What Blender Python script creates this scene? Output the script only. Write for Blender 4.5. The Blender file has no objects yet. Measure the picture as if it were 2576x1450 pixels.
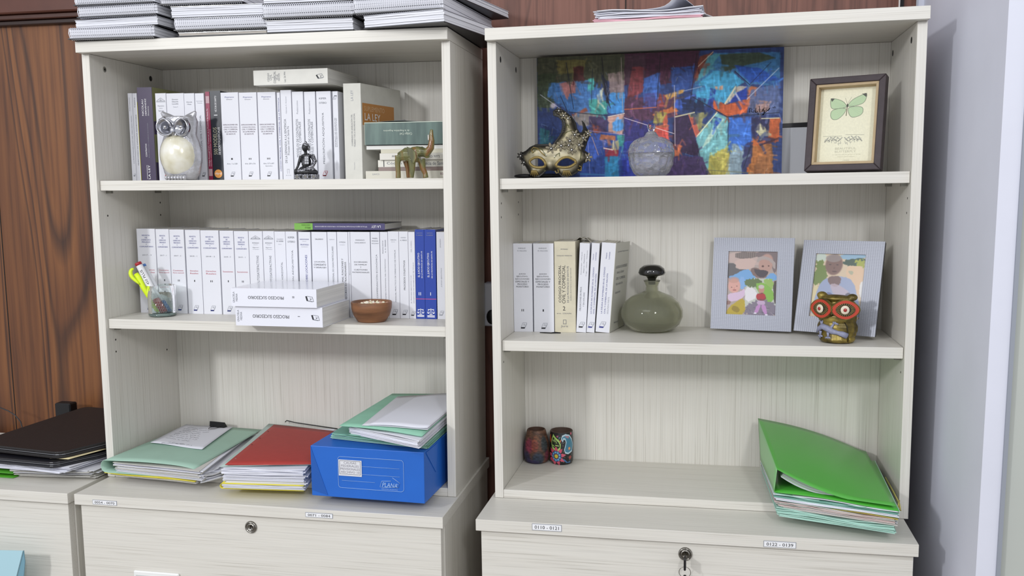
import bpy, math, random, numpy as np
from mathutils import Matrix, Vector
random.seed(7)
D=bpy.data; SC=bpy.context.scene; COL=SC.collection
# ---------------------------------------------------------------- camera
CP=Vector((1.278104,-1.82078,.628518)); YAW,PIT,ROL,F=-.193726,-.128919,-.007677,2366.344
_f=Vector((math.sin(YAW)*math.cos(PIT),math.cos(YAW)*math.cos(PIT),math.sin(PIT)))
_r=Vector((math.cos(YAW),-math.sin(YAW),0)); _u=_r.cross(_f)
_r,_u=_r*math.cos(ROL)+_u*math.sin(ROL), _u*math.cos(ROL)-_r*math.sin(ROL)
cam=D.objects.new('camera',D.cameras.new('camera')); COL.objects.link(cam)
R3=Matrix((_r,_u,-_f)).transposed().to_4x4()
cam.matrix_world=Matrix.Translation(CP)@R3
cam.data.sensor_width=36; cam.data.lens=F/2576*36; cam.data.shift_y=58.77/2576; cam.data.clip_start=.05
SC.camera=cam
# ---------------------------------------------------------------- light of the room
w=D.worlds.new('room'); SC.world=w; w.use_nodes=True
bg=w.node_tree.nodes['Background']; bg.inputs[0].default_value=(.93,.95,1,1); bg.inputs[1].default_value=.7
def area(n,loc,aim,sx,sy,e,c):
    l=D.lights.new(n,'AREA'); l.shape='RECTANGLE'; l.size=sx; l.size_y=sy; l.energy=e; l.color=c
    o=D.objects.new(n,l); COL.objects.link(o); o.location=loc
    o.rotation_euler=(Vector(aim)-Vector(loc)).to_track_quat('-Z','Y').to_euler(); return o
area('ceiling_lamp',(-1.15,-3.2,1.56),(.7,.2,.4),.22,.3,42,(.97,.98,1))
area('ceiling_lamp',(2.1,-3.0,1.75),(1.0,.2,.4),.22,.5,22,(.97,.98,1))
area('ceiling_lamp',(.3,-2.2,1.95),(.8,.1,.2),1.4,.5,9,(.97,.98,1))
SC.view_settings.view_transform='Standard'; SC.view_settings.look='None'; SC.view_settings.gamma=1; SC.view_settings.exposure=.2
# ---------------------------------------------------------------- helpers
def lin(h):
    h=h.lstrip('#'); o=[]
    for i in (0,2,4):
        c=int(h[i:i+2],16)/255; o.append(c/12.92 if c<=.04045 else ((c+.055)/1.055)**2.4)
    return (*o,1)
MATS={}
def M(hexc,rough=.6,metal=0,trans=0,coat=0,ior=1.45,bump=0,bscale=300,var=0,vscale=60,alpha=1,spec=.5,sheen=0):
    key=(hexc,rough,metal,trans,coat,ior,bump,bscale,var,vscale,alpha,spec)
    if key in MATS: return MATS[key]
    m=D.materials.new('mat_'+hexc.strip('#')); m.use_nodes=True; nt=m.node_tree; b=nt.nodes['Principled BSDF']
    b.inputs['Base Color'].default_value=lin(hexc); b.inputs['Roughness'].default_value=rough
    b.inputs['Metallic'].default_value=metal; b.inputs['Transmission Weight'].default_value=trans
    b.inputs['Coat Weight'].default_value=coat; b.inputs['Coat Roughness'].default_value=.08; b.inputs['IOR'].default_value=ior
    b.inputs['Alpha'].default_value=alpha; b.inputs['Specular IOR Level'].default_value=spec
    if var or bump:
        tc=nt.nodes.new('ShaderNodeTexCoord')
    if var:
        n=nt.nodes.new('ShaderNodeTexNoise'); n.inputs['Scale'].default_value=vscale; n.inputs['Detail'].default_value=4
        nt.links.new(tc.outputs['Object'],n.inputs['Vector'])
        mr=nt.nodes.new('ShaderNodeMapRange'); mr.inputs[1].default_value=.3; mr.inputs[2].default_value=.7; mr.inputs[3].default_value=1-var; mr.inputs[4].default_value=1+var*.4
        nt.links.new(n.outputs[0],mr.inputs[0])
        mx=nt.nodes.new('ShaderNodeMix'); mx.data_type='RGBA'; mx.blend_type='MULTIPLY'; mx.inputs[0].default_value=1
        mx.inputs[6].default_value=lin(hexc); nt.links.new(mr.outputs[0],mx.inputs[7]); nt.links.new(mx.outputs[2],b.inputs['Base Color'])
    if bump:
        n=nt.nodes.new('ShaderNodeTexNoise'); n.inputs['Scale'].default_value=bscale; nt.links.new(tc.outputs['Object'],n.inputs['Vector'])
        bp=nt.nodes.new('ShaderNodeBump'); bp.inputs['Strength'].default_value=bump; bp.inputs['Distance'].default_value=.002
        nt.links.new(n.outputs[0],bp.inputs['Height']); nt.links.new(bp.outputs[0],b.inputs['Normal'])
    MATS[key]=m; return m
def ramp_mat(name,base,stops,scale,detail=3,rough=.5,kind='noise',wave=None,bump=0,second=None,metal=0,dist=0,coat=0):
    """streaked / figured surface: stretched noise through a colour ramp"""
    if name in MATS: return MATS[name]
    m=D.materials.new(name); m.use_nodes=True; nt=m.node_tree; b=nt.nodes['Principled BSDF']; N=nt.nodes.new; L=nt.links.new
    b.inputs['Roughness'].default_value=rough; b.inputs['Metallic'].default_value=metal; b.inputs['Coat Weight'].default_value=coat
    tc=N('ShaderNodeTexCoord'); mp=N('ShaderNodeMapping'); mp.inputs['Scale'].default_value=scale; L(tc.outputs['Object'],mp.inputs[0])
    if kind=='noise':
        n=N('ShaderNodeTexNoise'); n.inputs['Scale'].default_value=1; n.inputs['Detail'].default_value=detail; n.inputs['Distortion'].default_value=dist
    elif kind=='wave':
        n=N('ShaderNodeTexWave'); n.wave_type='RINGS'; n.rings_direction='SPHERICAL'; n.inputs['Scale'].default_value=wave[0]; n.inputs['Distortion'].default_value=wave[1]; n.inputs['Detail'].default_value=3; n.inputs['Detail Scale'].default_value=wave[2]
    L(mp.outputs[0],n.inputs['Vector'])
    r=N('ShaderNodeValToRGB'); e=r.color_ramp.elements
    for i,(p,c) in enumerate(stops):
        if i<2: e[i].position=p; e[i].color=lin(c)
        else: x=e.new(p); x.color=lin(c)
    L(n.outputs[0 if kind=='noise' else 1],r.inputs[0]); out=r.outputs[0]
    if second:
        sc2,st2,fac=second
        mp2=N('ShaderNodeMapping'); mp2.inputs['Scale'].default_value=sc2; L(tc.outputs['Object'],mp2.inputs[0])
        n2=N('ShaderNodeTexNoise'); n2.inputs['Scale'].default_value=1; n2.inputs['Detail'].default_value=4; L(mp2.outputs[0],n2.inputs['Vector'])
        r2=N('ShaderNodeValToRGB'); 
        for i,(p,c) in enumerate(st2):
            if i<2: r2.color_ramp.elements[i].position=p; r2.color_ramp.elements[i].color=lin(c)
            else: x=r2.color_ramp.elements.new(p); x.color=lin(c)
        L(n2.outputs[0],r2.inputs[0])
        mx=N('ShaderNodeMix'); mx.data_type='RGBA'; mx.blend_type='MULTIPLY'; mx.inputs[0].default_value=fac
        L(out,mx.inputs[6]); L(r2.outputs[0],mx.inputs[7]); out=mx.outputs[2]
    L(out,b.inputs['Base Color'])
    if bump:
        bp=N('ShaderNodeBump'); bp.inputs['Strength'].default_value=bump; bp.inputs['Distance'].default_value=.001; L(n.outputs[0],bp.inputs['Height']); L(bp.outputs[0],b.inputs['Normal'])
    MATS[name]=m; return m
def vcol(rough=.5,metal=0,coat=0,bump=0,key='Col'):
    k=('vc',rough,metal,coat,bump)
    if k in MATS: return MATS[k]
    m=D.materials.new('painted_surface'); m.use_nodes=True; nt=m.node_tree; b=nt.nodes['Principled BSDF']
    a=nt.nodes.new('ShaderNodeAttribute'); a.attribute_name='Col'; nt.links.new(a.outputs['Color'],b.inputs['Base Color'])
    b.inputs['Roughness'].default_value=rough; b.inputs['Metallic'].default_value=metal; b.inputs['Coat Weight'].default_value=coat; b.inputs['Coat Roughness'].default_value=.1
    if bump:
        tc=nt.nodes.new('ShaderNodeTexCoord'); n=nt.nodes.new('ShaderNodeTexNoise'); n.inputs['Scale'].default_value=250; nt.links.new(tc.outputs['Object'],n.inputs['Vector'])
        bp=nt.nodes.new('ShaderNodeBump'); bp.inputs['Strength'].default_value=bump; bp.inputs['Distance'].default_value=.001
        nt.links.new(n.outputs[0],bp.inputs['Height']); nt.links.new(bp.outputs[0],b.inputs['Normal'])
    MATS[k]=m; return m
_TX={}
def text_geo(s):
    if s in _TX: return _TX[s]
    cu=D.curves.new('t','FONT'); cu.body=s; cu.resolution_u=2; cu.align_x='LEFT'
    o=D.objects.new('t',cu); COL.objects.link(o); bpy.context.view_layer.update()
    me=D.meshes.new_from_object(o); D.objects.remove(o); D.curves.remove(cu)
    v=[tuple(x.co[:2]) for x in me.vertices]; f=[tuple(p.vertices) for p in me.polygons]; D.meshes.remove(me)
    if not v: v=[(0,0),(1,0),(1,1)]; f=[]
    a=np.array(v); lo=a.min(0); hi=a.max(0); a=(a-lo)/np.maximum(hi-lo,1e-6)-.5
    _TX[s]=(a.tolist(),f); return _TX[s]
class MB:
    def __init__(s): s.v=[];s.f=[];s.mi=[];s.ms=[];s.sm=[];s.M=Matrix(); s.c=None
    def mat(s,m):
        if m not in s.ms: s.ms.append(m)
        return s.ms.index(m)
    def add(s,vs,fs,m,smooth=False):
        b=len(s.v); i=s.mat(m); X=s.M
        for p in vs: s.v.append(tuple(X@Vector(p)))
        for f in fs: s.f.append(tuple(b+k for k in f)); s.mi.append(i); s.sm.append(smooth)
    def hexa(s,P,m):   # 8 corners: bottom FL FR BR BL, top FL FR BR BL
        s.add(P,[(0,3,2,1),(4,5,6,7),(0,1,5,4),(1,2,6,5),(2,3,7,6),(3,0,4,7)],m)
    def box(s,x0,x1,y0,y1,z0,z1,m,c=0):
        if c<=0: return s.hexa([(x0,y0,z0),(x1,y0,z0),(x1,y1,z0),(x0,y1,z0),(x0,y0,z1),(x1,y0,z1),(x1,y1,z1),(x0,y1,z1)],m)
        v=[];idx={}
        for sx in (0,1):
            for sy in (0,1):
                for sz in (0,1):
                    X=(x0,x1)[sx];Y=(y0,y1)[sy];Z=(z0,z1)[sz];dx=(c,-c)[sx];dy=(c,-c)[sy];dz=(c,-c)[sz]
                    idx[sx,sy,sz]=len(v); v+=[(X,Y+dy,Z+dz),(X+dx,Y,Z+dz),(X+dx,Y+dy,Z)]
        f=[]
        for a in (0,1):
            q=[(a,0,0),(a,1,0),(a,1,1),(a,0,1)]; 
            for k,qq in ((0,[(a,0,0),(a,1,0),(a,1,1),(a,0,1)]),(1,[(0,a,0),(1,a,0),(1,a,1),(0,a,1)]),(2,[(0,0,a),(1,0,a),(1,1,a),(0,1,a)])):
                g=[idx[t]+k for t in qq]; f.append(g if (a==1)==(k!=1) else g[::-1])
        for (p,q,k1,k2) in [((a,b,0),(a,b,1),0,1) for a in (0,1) for b in (0,1)]+[((a,0,b),(a,1,b),0,2) for a in (0,1) for b in (0,1)]+[((0,a,b),(1,a,b),1,2) for a in (0,1) for b in (0,1)]:
            f.append([idx[p]+k1,idx[q]+k1,idx[q]+k2,idx[p]+k2])
        for t in idx: f.append([idx[t],idx[t]+1,idx[t]+2])
        s.add(v,f,m)
    def lathe(s,pr,m,n=32,c=(0,0,0),smooth=True,wob=None):
        v=[];f=[]
        for (r,z) in pr:
            for k in range(n):
                a=2*math.pi*k/n; rr=max(r,1e-5)*(wob(a,z) if wob else 1); v.append((c[0]+rr*math.cos(a),c[1]+rr*math.sin(a),c[2]+z))
        for i in range(len(pr)-1):
            for k in range(n): f.append((i*n+k,i*n+(k+1)%n,(i+1)*n+(k+1)%n,(i+1)*n+k))
        s.add(v,f,m,smooth)
    def tube(s,pts,r,m,n=8,closed=False,cap=True,smooth=True):
        P=[Vector(p) for p in pts]; R=r if hasattr(r,'__len__') else [r]*len(P); v=[];f=[]; k0=len(P)
        up=Vector((0,0,1))
        for i,p in enumerate(P):
            a=P[(i-1)%k0] if (i>0 or closed) else p; b=P[(i+1)%k0] if (i<k0-1 or closed) else p
            t=(b-a).normalized()
            if i==0: 
                if abs(t.dot(up))>.9: up=Vector((1,0,0))
            n1=(up-t*up.dot(t)); 
            if n1.length<1e-6: n1=t.orthogonal()
            n1.normalize(); up=n1; n2=t.cross(n1)
            for k in range(n):
                q=2*math.pi*k/n; v.append(tuple(p+(n1*math.cos(q)+n2*math.sin(q))*R[i]))
        for i in range(k0 if closed else k0-1):
            for k in range(n): f.append((i*n+k,i*n+(k+1)%n,((i+1)%k0)*n+(k+1)%n,((i+1)%k0)*n+k))
        if cap and not closed: f.append(tuple(range(n))[::-1]); f.append(tuple((k0-1)*n+k for k in range(n)))
        s.add(v,f,m,smooth)
    def ell(s,c,r,m,n=14,k=9,rot=None,smooth=True):
        v=[];f=[]; X=rot or Matrix()
        for i in range(k+1):
            t=math.pi*i/k
            for j in range(n):
                a=2*math.pi*j/n; q=X@Vector((r[0]*math.sin(t)*math.cos(a),r[1]*math.sin(t)*math.sin(a),r[2]*math.cos(t))); v.append((c[0]+q.x,c[1]+q.y,c[2]+q.z))
        for i in range(k):
            for j in range(n): f.append((i*n+j,(i+1)*n+j,(i+1)*n+(j+1)%n,i*n+(j+1)%n))
        s.add(v,f,m,smooth)
    def prism(s,poly,o,ex,ey,d,m):   # polygon in plane (o,ex,ey), extruded by vector d
        o,ex,ey,d=map(Vector,(o,ex,ey,d)); n=len(poly)
        b=[o+ex*p[0]+ey*p[1] for p in poly]; t=[p+d for p in b]
        s.add([tuple(p) for p in b+t],[tuple(range(n)),tuple(range(2*n-1,n-1,-1))]+[(i,i+n,(i+1)%n+n,(i+1)%n) for i in range(n)],m)
    def text(s,t,c,ex,ey,w,h,m):
        v,f=text_geo(t); c,ex,ey=map(Vector,(c,ex,ey)); s.add([tuple(c+ex*(a*w)+ey*(b*h)) for a,b in v],f,m)
    def grid(s,fn,nu,nv,m,smooth=True,skip=None):
        v=[fn(i/(nu-1),j/(nv-1)) for j in range(nv) for i in range(nu)]; f=[]
        for j in range(nv-1):
            for i in range(nu-1):
                if skip and skip(i,j): continue
                f.append((j*nu+i,j*nu+i+1,(j+1)*nu+i+1,(j+1)*nu+i))
        s.add(v,f,m,smooth)
    def build(s,name,parent=None,Mw=None,mods=(),cols=None):
        me=D.meshes.new(name); me.from_pydata(s.v,[],s.f); 
        for m in s.ms: me.materials.append(m)
        me.polygons.foreach_set('material_index',s.mi); me.polygons.foreach_set('use_smooth',s.sm)
        if cols is not None:
            a=me.color_attributes.new('Col','FLOAT_COLOR','POINT'); a.data.foreach_set('color',np.asarray(cols,dtype=np.float32).ravel())
        me.update(); o=D.objects.new(name,me); COL.objects.link(o)
        if parent: o.parent=parent
        elif Mw is not None: o.matrix_world=Mw
        for t,kw in mods:
            md=o.modifiers.new(t.lower(),t)
            for k,v in kw.items(): setattr(md,k,v)
        return o
def tag(o,label,cat,group=None,kind=None):
    if label: o['label']=label
    if cat: o['category']=cat
    if group: o['group']=group
    if kind: o['kind']=kind
    return o
def thing(name,label,cat,U,loc=(0,0,0),rz=0,group=None,rot=None):
    o=D.objects.new(name,None); COL.objects.link(o); o.empty_display_size=.02
    o.matrix_world=U@Matrix.Translation(loc)@(rot if rot is not None else Matrix.Rotation(rz,4,'Z')); return tag(o,label,cat,group)
RM=lambda v:('REMESH',dict(mode='VOXEL',voxel_size=v,use_smooth_shade=True))
SUB=('SUBSURF',dict(levels=1,render_levels=1))
def SOL(t,off=0): return ('SOLIDIFY',dict(thickness=t,offset=off))
def BEV(w,seg=2): return ('BEVEL',dict(width=w,segments=seg,limit_method='ANGLE'))
# ---------------------------------------------------------------- the two shelving units' own frames
def leanM(l): return Matrix(((1,0,-l,0),(0,1,0,0),(l,0,1,0),(0,0,0,1)))
UL=leanM(-.002471)
UR=Matrix.Translation((.878122,.021692,-.005543))@Matrix.Rotation(-.011784,4,'Z')@leanM(.00766)
def at(U,px,py,ax,val):
    """point of the unit's frame seen at a photo pixel, on the plane axis=val"""
    i='xyz'.index(ax); I=U.inverted(); o=I@CP; d=I.to_3x3()@(_f+_r*((px-1288)/F)-_u*((py-725-58.77)/F))
    return o+d*((val-o[i])/d[i])
# ---------------------------------------------------------------- laminate boards
def lam(name,sc,second,fac=.5):
    return ramp_mat(name,None,[(.25,'#cbc8c0'),(.45,'#d6d3cb'),(.6,'#dad7cf')],sc,detail=5,rough=.42,second=(second,[(.33,'#b3aea4'),(.385,'#f4f2ef'),(.6,'#ffffff')],fac),bump=.03)
LV=lam('laminate_vertical',(750,750,5),(520,520,3))
LH=lam('laminate_horizontal',(6,750,750),(3.5,520,520))
LD=lam('laminate_drawer',(7,560,560),(4,400,400),.32)
BLACK=M('#0c0c0e',.4); CHROME=M('#8d8a84',.22,1)
tk=.022732; tt=.017492; tsh=.021145; OT=.0195
def shelf_unit(U,label,W,Dp,H,zs,caps,holes):
    t=thing('shelf_unit',label,'shelf unit',U)
    def bd(n,a,m,c=.0006):
        b=MB(); b.box(*a,m,c); return b.build(n,t)
    bd('top_panel',(0,W,-OT,Dp+.006,H-tk,H),LH)
    for x in (0,W-tt): bd('side_panel',(x,x+tt,0,Dp+.006,.0006,H-tk-.0004),LV)
    bd('back_panel',(tt+.0003,W-tt-.0003,Dp,Dp+.005,.0006,H-tk-.0006),LV,0)
    bd('bottom_panel',(tt+.0003,W-tt-.0003,.001,Dp-.0005,.0006,.018),LH)
    for z in zs:
        bd('shelf',(tt+.0008,W-tt-.0008,.00926,Dp-.001,z-tsh,z),LH)
        for x,s in ((tt,1),(W-tt,-1)):
            for y in (.03,Dp-.06):
                b=MB(); b.box(min(x,x+s*.012),max(x,x+s*.012),y,y+.008,z-tsh-.006,z-tsh-.0005,M('#8a8880',.4,.5)); b.build('shelf_peg',t)
    for x,y,z,m in caps:
        s=1 if x<W/2 else -1
        b=MB(); b.M=Matrix.Translation((x,y,z))@Matrix.Rotation(s*math.pi/2,4,'Y')
        b.lathe([(0,.0004),(.0058,.0004),(.0062,0)],m,20)
        if m is not BLACK: b.lathe([(0,.0008),(.0028,.0008)],BLACK,6)
        b.build('screw_cap' if m is BLACK else 'screw',t)
    for x,y,z in holes:
        b=MB(); b.M=Matrix.Translation((x,y,z))@Matrix.Rotation((1 if x<W/2 else -1)*math.pi/2,4,'Y'); b.lathe([(0,.0003),(.0022,.0003),(.0023,0)],M('#3a3630',.8),8); b.build('peg_hole',t)
    return t
WL,DL,HL=.8,.278938,.940938; WR,DR,HR=.804347,.245578,.942724
ZL1,ZL2,ZR1,ZR2=.653799,.354581,.655523,.328928
def cp(U,px,py,x): p=at(U,px,py,'x',x); return (x,p.y,p.z)
shelf_unit(UL,'open white wood-grain shelf unit, full of law books, on the left',WL,DL,HL,(ZL1,ZL2),
  [cp(UL,263,175,tt)+(M('#9a9890',.4,.6),),cp(UL,379,198,tt)+(BLACK,)],[cp(UL,a,b,tt) for a,b in ((403,510),(404,541),(271,543),(291,855),(292,885),(420,880))])
shelf_unit(UR,'open white wood-grain shelf unit holding the painting and photo frames, on the right',WR,DR,HR,(ZR1,ZR2),
  [cp(UR,1259,150,tt)+(BLACK,),cp(UR,1298,176,tt)+(BLACK,),cp(UR,2293,101,WR-tt)+(BLACK,),cp(UR,2246,134,WR-tt)+(BLACK,)],
  [cp(UR,a,b,tt if a<1800 else WR-tt) for a,b in ((1261,512),(1261,547),(1304,509),(1304,540),(2228,494),(2283,499),(2227,528),(2281,536),(1267,911),(2266,937))])
STICK=M('#e8e9ec',.5); INK=M('#15161a',.6); INK2=M('#4c5058',.7)
def number_label(t,U,px0,py0,px1,py1,y,txt):
    a=at(U,px0,py0,'y',y); b=at(U,px1,py1,'y',y); m=MB(); x0,x1,z1,z0=a.x,b.x,a.z,b.z
    m.box(x0,x1,y-.0007,y,z0,z1,M('#8c9099',.5)); m.box(x0+.0009,x1-.0009,y-.001,y-.0006,z0+.0009,z1-.0009,STICK)
    m.text(txt,((x0+x1)/2,y-.0013,(z0+z1)/2),(1,0,0),(0,0,1),(x1-x0)*.82,(z1-z0)*.5,INK); m.build('number_label',t)
def lock(t,U,px,py,y,key=False):
    p=at(U,px,py,'y',y); b=MB(); b.M=Matrix.Translation(p)@Matrix.Rotation(math.pi/2,4,'X')
    b.lathe([(.0002,0),(.0128,0),(.0128,.002),(.0112,.0045),(.0098,.0042),(.0094,.003),(.0078,.003),(.0074,.0046),(.0058,.0046),(.0055,.0038),(0,.0038)],CHROME,32)
    b.box(-.0007,.0007,-.0032,.0032,.0036,.0042,BLACK); return p,b.build('lock',t)
def base_cabinet(U,label,x0,x1,db,labels,lockpx,handles,depth=.42,dz=-.42):
    t=thing('filing_cabinet',label,'filing cabinet',U)
    def bd(n,a,m,par=t,c=.0006):
        b=MB(); b.box(*a,m,c); return b.build(n,par)
    bd('top_panel',(x0,x1,-db,depth-db,-tk,0),LH)
    zb=-.735
    for x in (x0+.004,x1-.004-tt): bd('side_panel',(x,x+tt,-db+.028,depth-db-.004,zb,-tk-.0004),LV)
    bd('back_panel',(x0+.004+tt,x1-.004-tt,depth-db-.012,depth-db-.005,zb,-tk-.0006),LV)
    bd('base_panel',(x0+.004+tt,x1-.004-tt,-db+.03,depth-db-.013,zb,zb+.018),LH)
    yd=-db+.009
    for k,(z1,z0) in enumerate(((-tk-.003,-.355),(-.358,-.72))):
        d=bd('drawer',(x0+.0085,x1-.0065,yd,yd+.018,z0,z1),LD)
        if k==0 and lockpx: lock(d,U,*lockpx,yd)
        if k==0 or handles:
            b=MB(); xm=(x0+x1)/2 if not handles else handles.x; zz=z0+.14 if k else (handles.z if handles else z1-.125)
            b.box(xm-.052,xm+.052,yd-.006,yd,zz-.03,zz,M('#e9eae8',.3),.002); b.box(xm-.046,xm+.046,yd-.0068,yd-.005,zz-.026,zz-.008,M('#c9ccca',.4)); b.build('handle',d)
    for l in labels: number_label(t,U,*l[0],-db,l[1])
    return t
XB0,XB1=.0039-.0008,.8039+.0008
base_cabinet(UL,'white wood-grain filing cabinet with keyhole lock and labels 0054-0070 and 0071-0084',XB0,XB1,.121915,
  [((233,1257.5,294.5,1273),'0054 - 0070'),((768.5,1289,837.5,1305.5),'0071 - 0084')],(632,1326.5),at(UL,392,1441,'y',-.118))
base_cabinet(UR,'white wood-grain filing cabinet with labels 0110-0121 and 0122-0139, keys hanging from its lock',-.0083-.0008,WR-.0083+.0008,.132687,
  [((1338.5,1317.5,1413,1338.5),'0110 - 0121'),((1921,1360.5,2002.5,1381),'0122 - 0139')],(1724,1394),None,depth=.39)
base_cabinet(UL,'white wood-grain filing cabinet cut off at left, under black portfolios',-.815,-.0125,.121915,[],None,None)
# ---------------------------------------------------------------- setting
def struct(name,b,mods=()): o=b.build(name,None,Matrix(),mods); o['kind']='structure'; return o
LINES=lambda a,b,c:[(0,b),(.30,a),(.385,a),(.395,c),(.41,a),(.445,b),(.455,c),(.47,a),(.505,a),(.512,c),(.53,b),(.56,a),(.57,c),(.59,a),(.64,b),(1,a)]
WOOD=ramp_mat('brown_veneer',None,LINES('#7d4e26','#6a3f1e','#472711'),(5.5,5.5,.6),detail=.8,rough=.5,dist=.3,second=((90,90,3),[(.3,'#a08c7c'),(.5,'#e8e0da'),(.7,'#ffffff')],.8),coat=0)
WOODR=ramp_mat('veneer_reflection_tint',None,LINES('#7d5244','#734a3d','#633f34'),(5,5,.9),detail=1,rough=.55,dist=.4,second=((130,130,4),[(.35,'#b0a29a'),(.5,'#ece6e2'),(.7,'#ffffff')],.7),coat=0)  # pinkish tone is reflected light on the veneer, put into its colour
DKW=M('#4a2a20',.35,var=.2,vscale=20,coat=.2); DKW2=M('#2c1a15',.4)
YW=.335
b=MB(); b.box(-1.6,.45,YW,YW+.02,-.74,1.35,WOOD); 
struct('wall_back',b)
b=MB(); xj=at(UL,6,600,'y',YW).x; b.box(xj-.0015,xj+.0015,YW-.0006,YW+.001,-.74,.975,M('#1a0e08',.7)); struct('trim_1',b)
zt=at(UL,40,33,'y',YW-.04).z; z2=at(UL,40,50,'y',YW-.02).z; z3=at(UL,40,64,'y',YW-.01).z
b=MB(); b.box(-1.6,.5,YW-.045,YW,zt,1.5,M('#573024',.35,var=.15,vscale=15,coat=.2),.003); b.box(-1.6,.5,YW-.03,YW,z2,zt-.0005,DKW,.002); b.box(-1.6,.5,YW-.018,YW,z3,z2-.0005,DKW2,.002); struct('trim_2',b)
xe=at(UL,2311,10,'y',YW).x
b=MB(); b.box(.45,xe,YW+.0,YW+.02,-.74,1.35,WOODR); struct('wall_back_right',b)
b=MB(); 
for px in (1577,): x=at(UL,px,10,'y',YW).x; b.box(x-.0012,x+.0012,YW-.001,YW+.001,.9,1.35,M('#1e120c',.7))
struct('trim_3',b)
b=MB(); x=at(UL,2265,5,'y',YW).x; b.box(x-.0012,x+.001,YW-.006,YW,-.7,1.35,M('#e6e2dc',.4)); x=at(UL,2271,5,'y',YW).x; b.box(x-.004,x+.004,YW-.003,YW,-.7,1.35,BLACK); x=at(UL,2311,5,'y',YW).x; b.box(x-.0025,x,YW-.004,YW,-.7,1.35,M('#b9bcc2',.5)); struct('trim_4',b)
WALL=M('#d4d6e2',.75,var=.03,vscale=8,bump=.08,bscale=60); XW=1.735
ye=at(UL,2500,700,'x',XW).y
b=MB(); b.box(XW,XW+.03,ye,YW+.02,-.74,1.35,WALL); b.box(xe,XW,YW-.002,YW+.02,-.74,1.35,WALL); struct('wall_right',b)
b=MB(); yg=ye+.0; b.box(XW+.03,XW+.036,yg-.004,yg+.03,-.74,1.35,M('#8f949e',.5)); struct('trim_5',b)
b=MB(); b.box(XW+.036,XW+.9,yg+.006,yg+.03,-.74,1.35,M('#b4b8b2',.5,var=.02,vscale=10),.001); d=struct('door_1',b)
p=at(UL,2575,114,'y',yg+.006); b=MB(); b.M=Matrix.Translation(p)@Matrix.Rotation(math.pi/2,4,'X'); b.lathe([(0,.004),(.0035,.004),(.004,0)],BLACK,12); b.build('knob',d)
b=MB(); b.box(-2.2,3.2,-3.6,1.0,-.79,-.74,M('#8c8478',.5,var=.1,vscale=3)); struct('floor',b)
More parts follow.
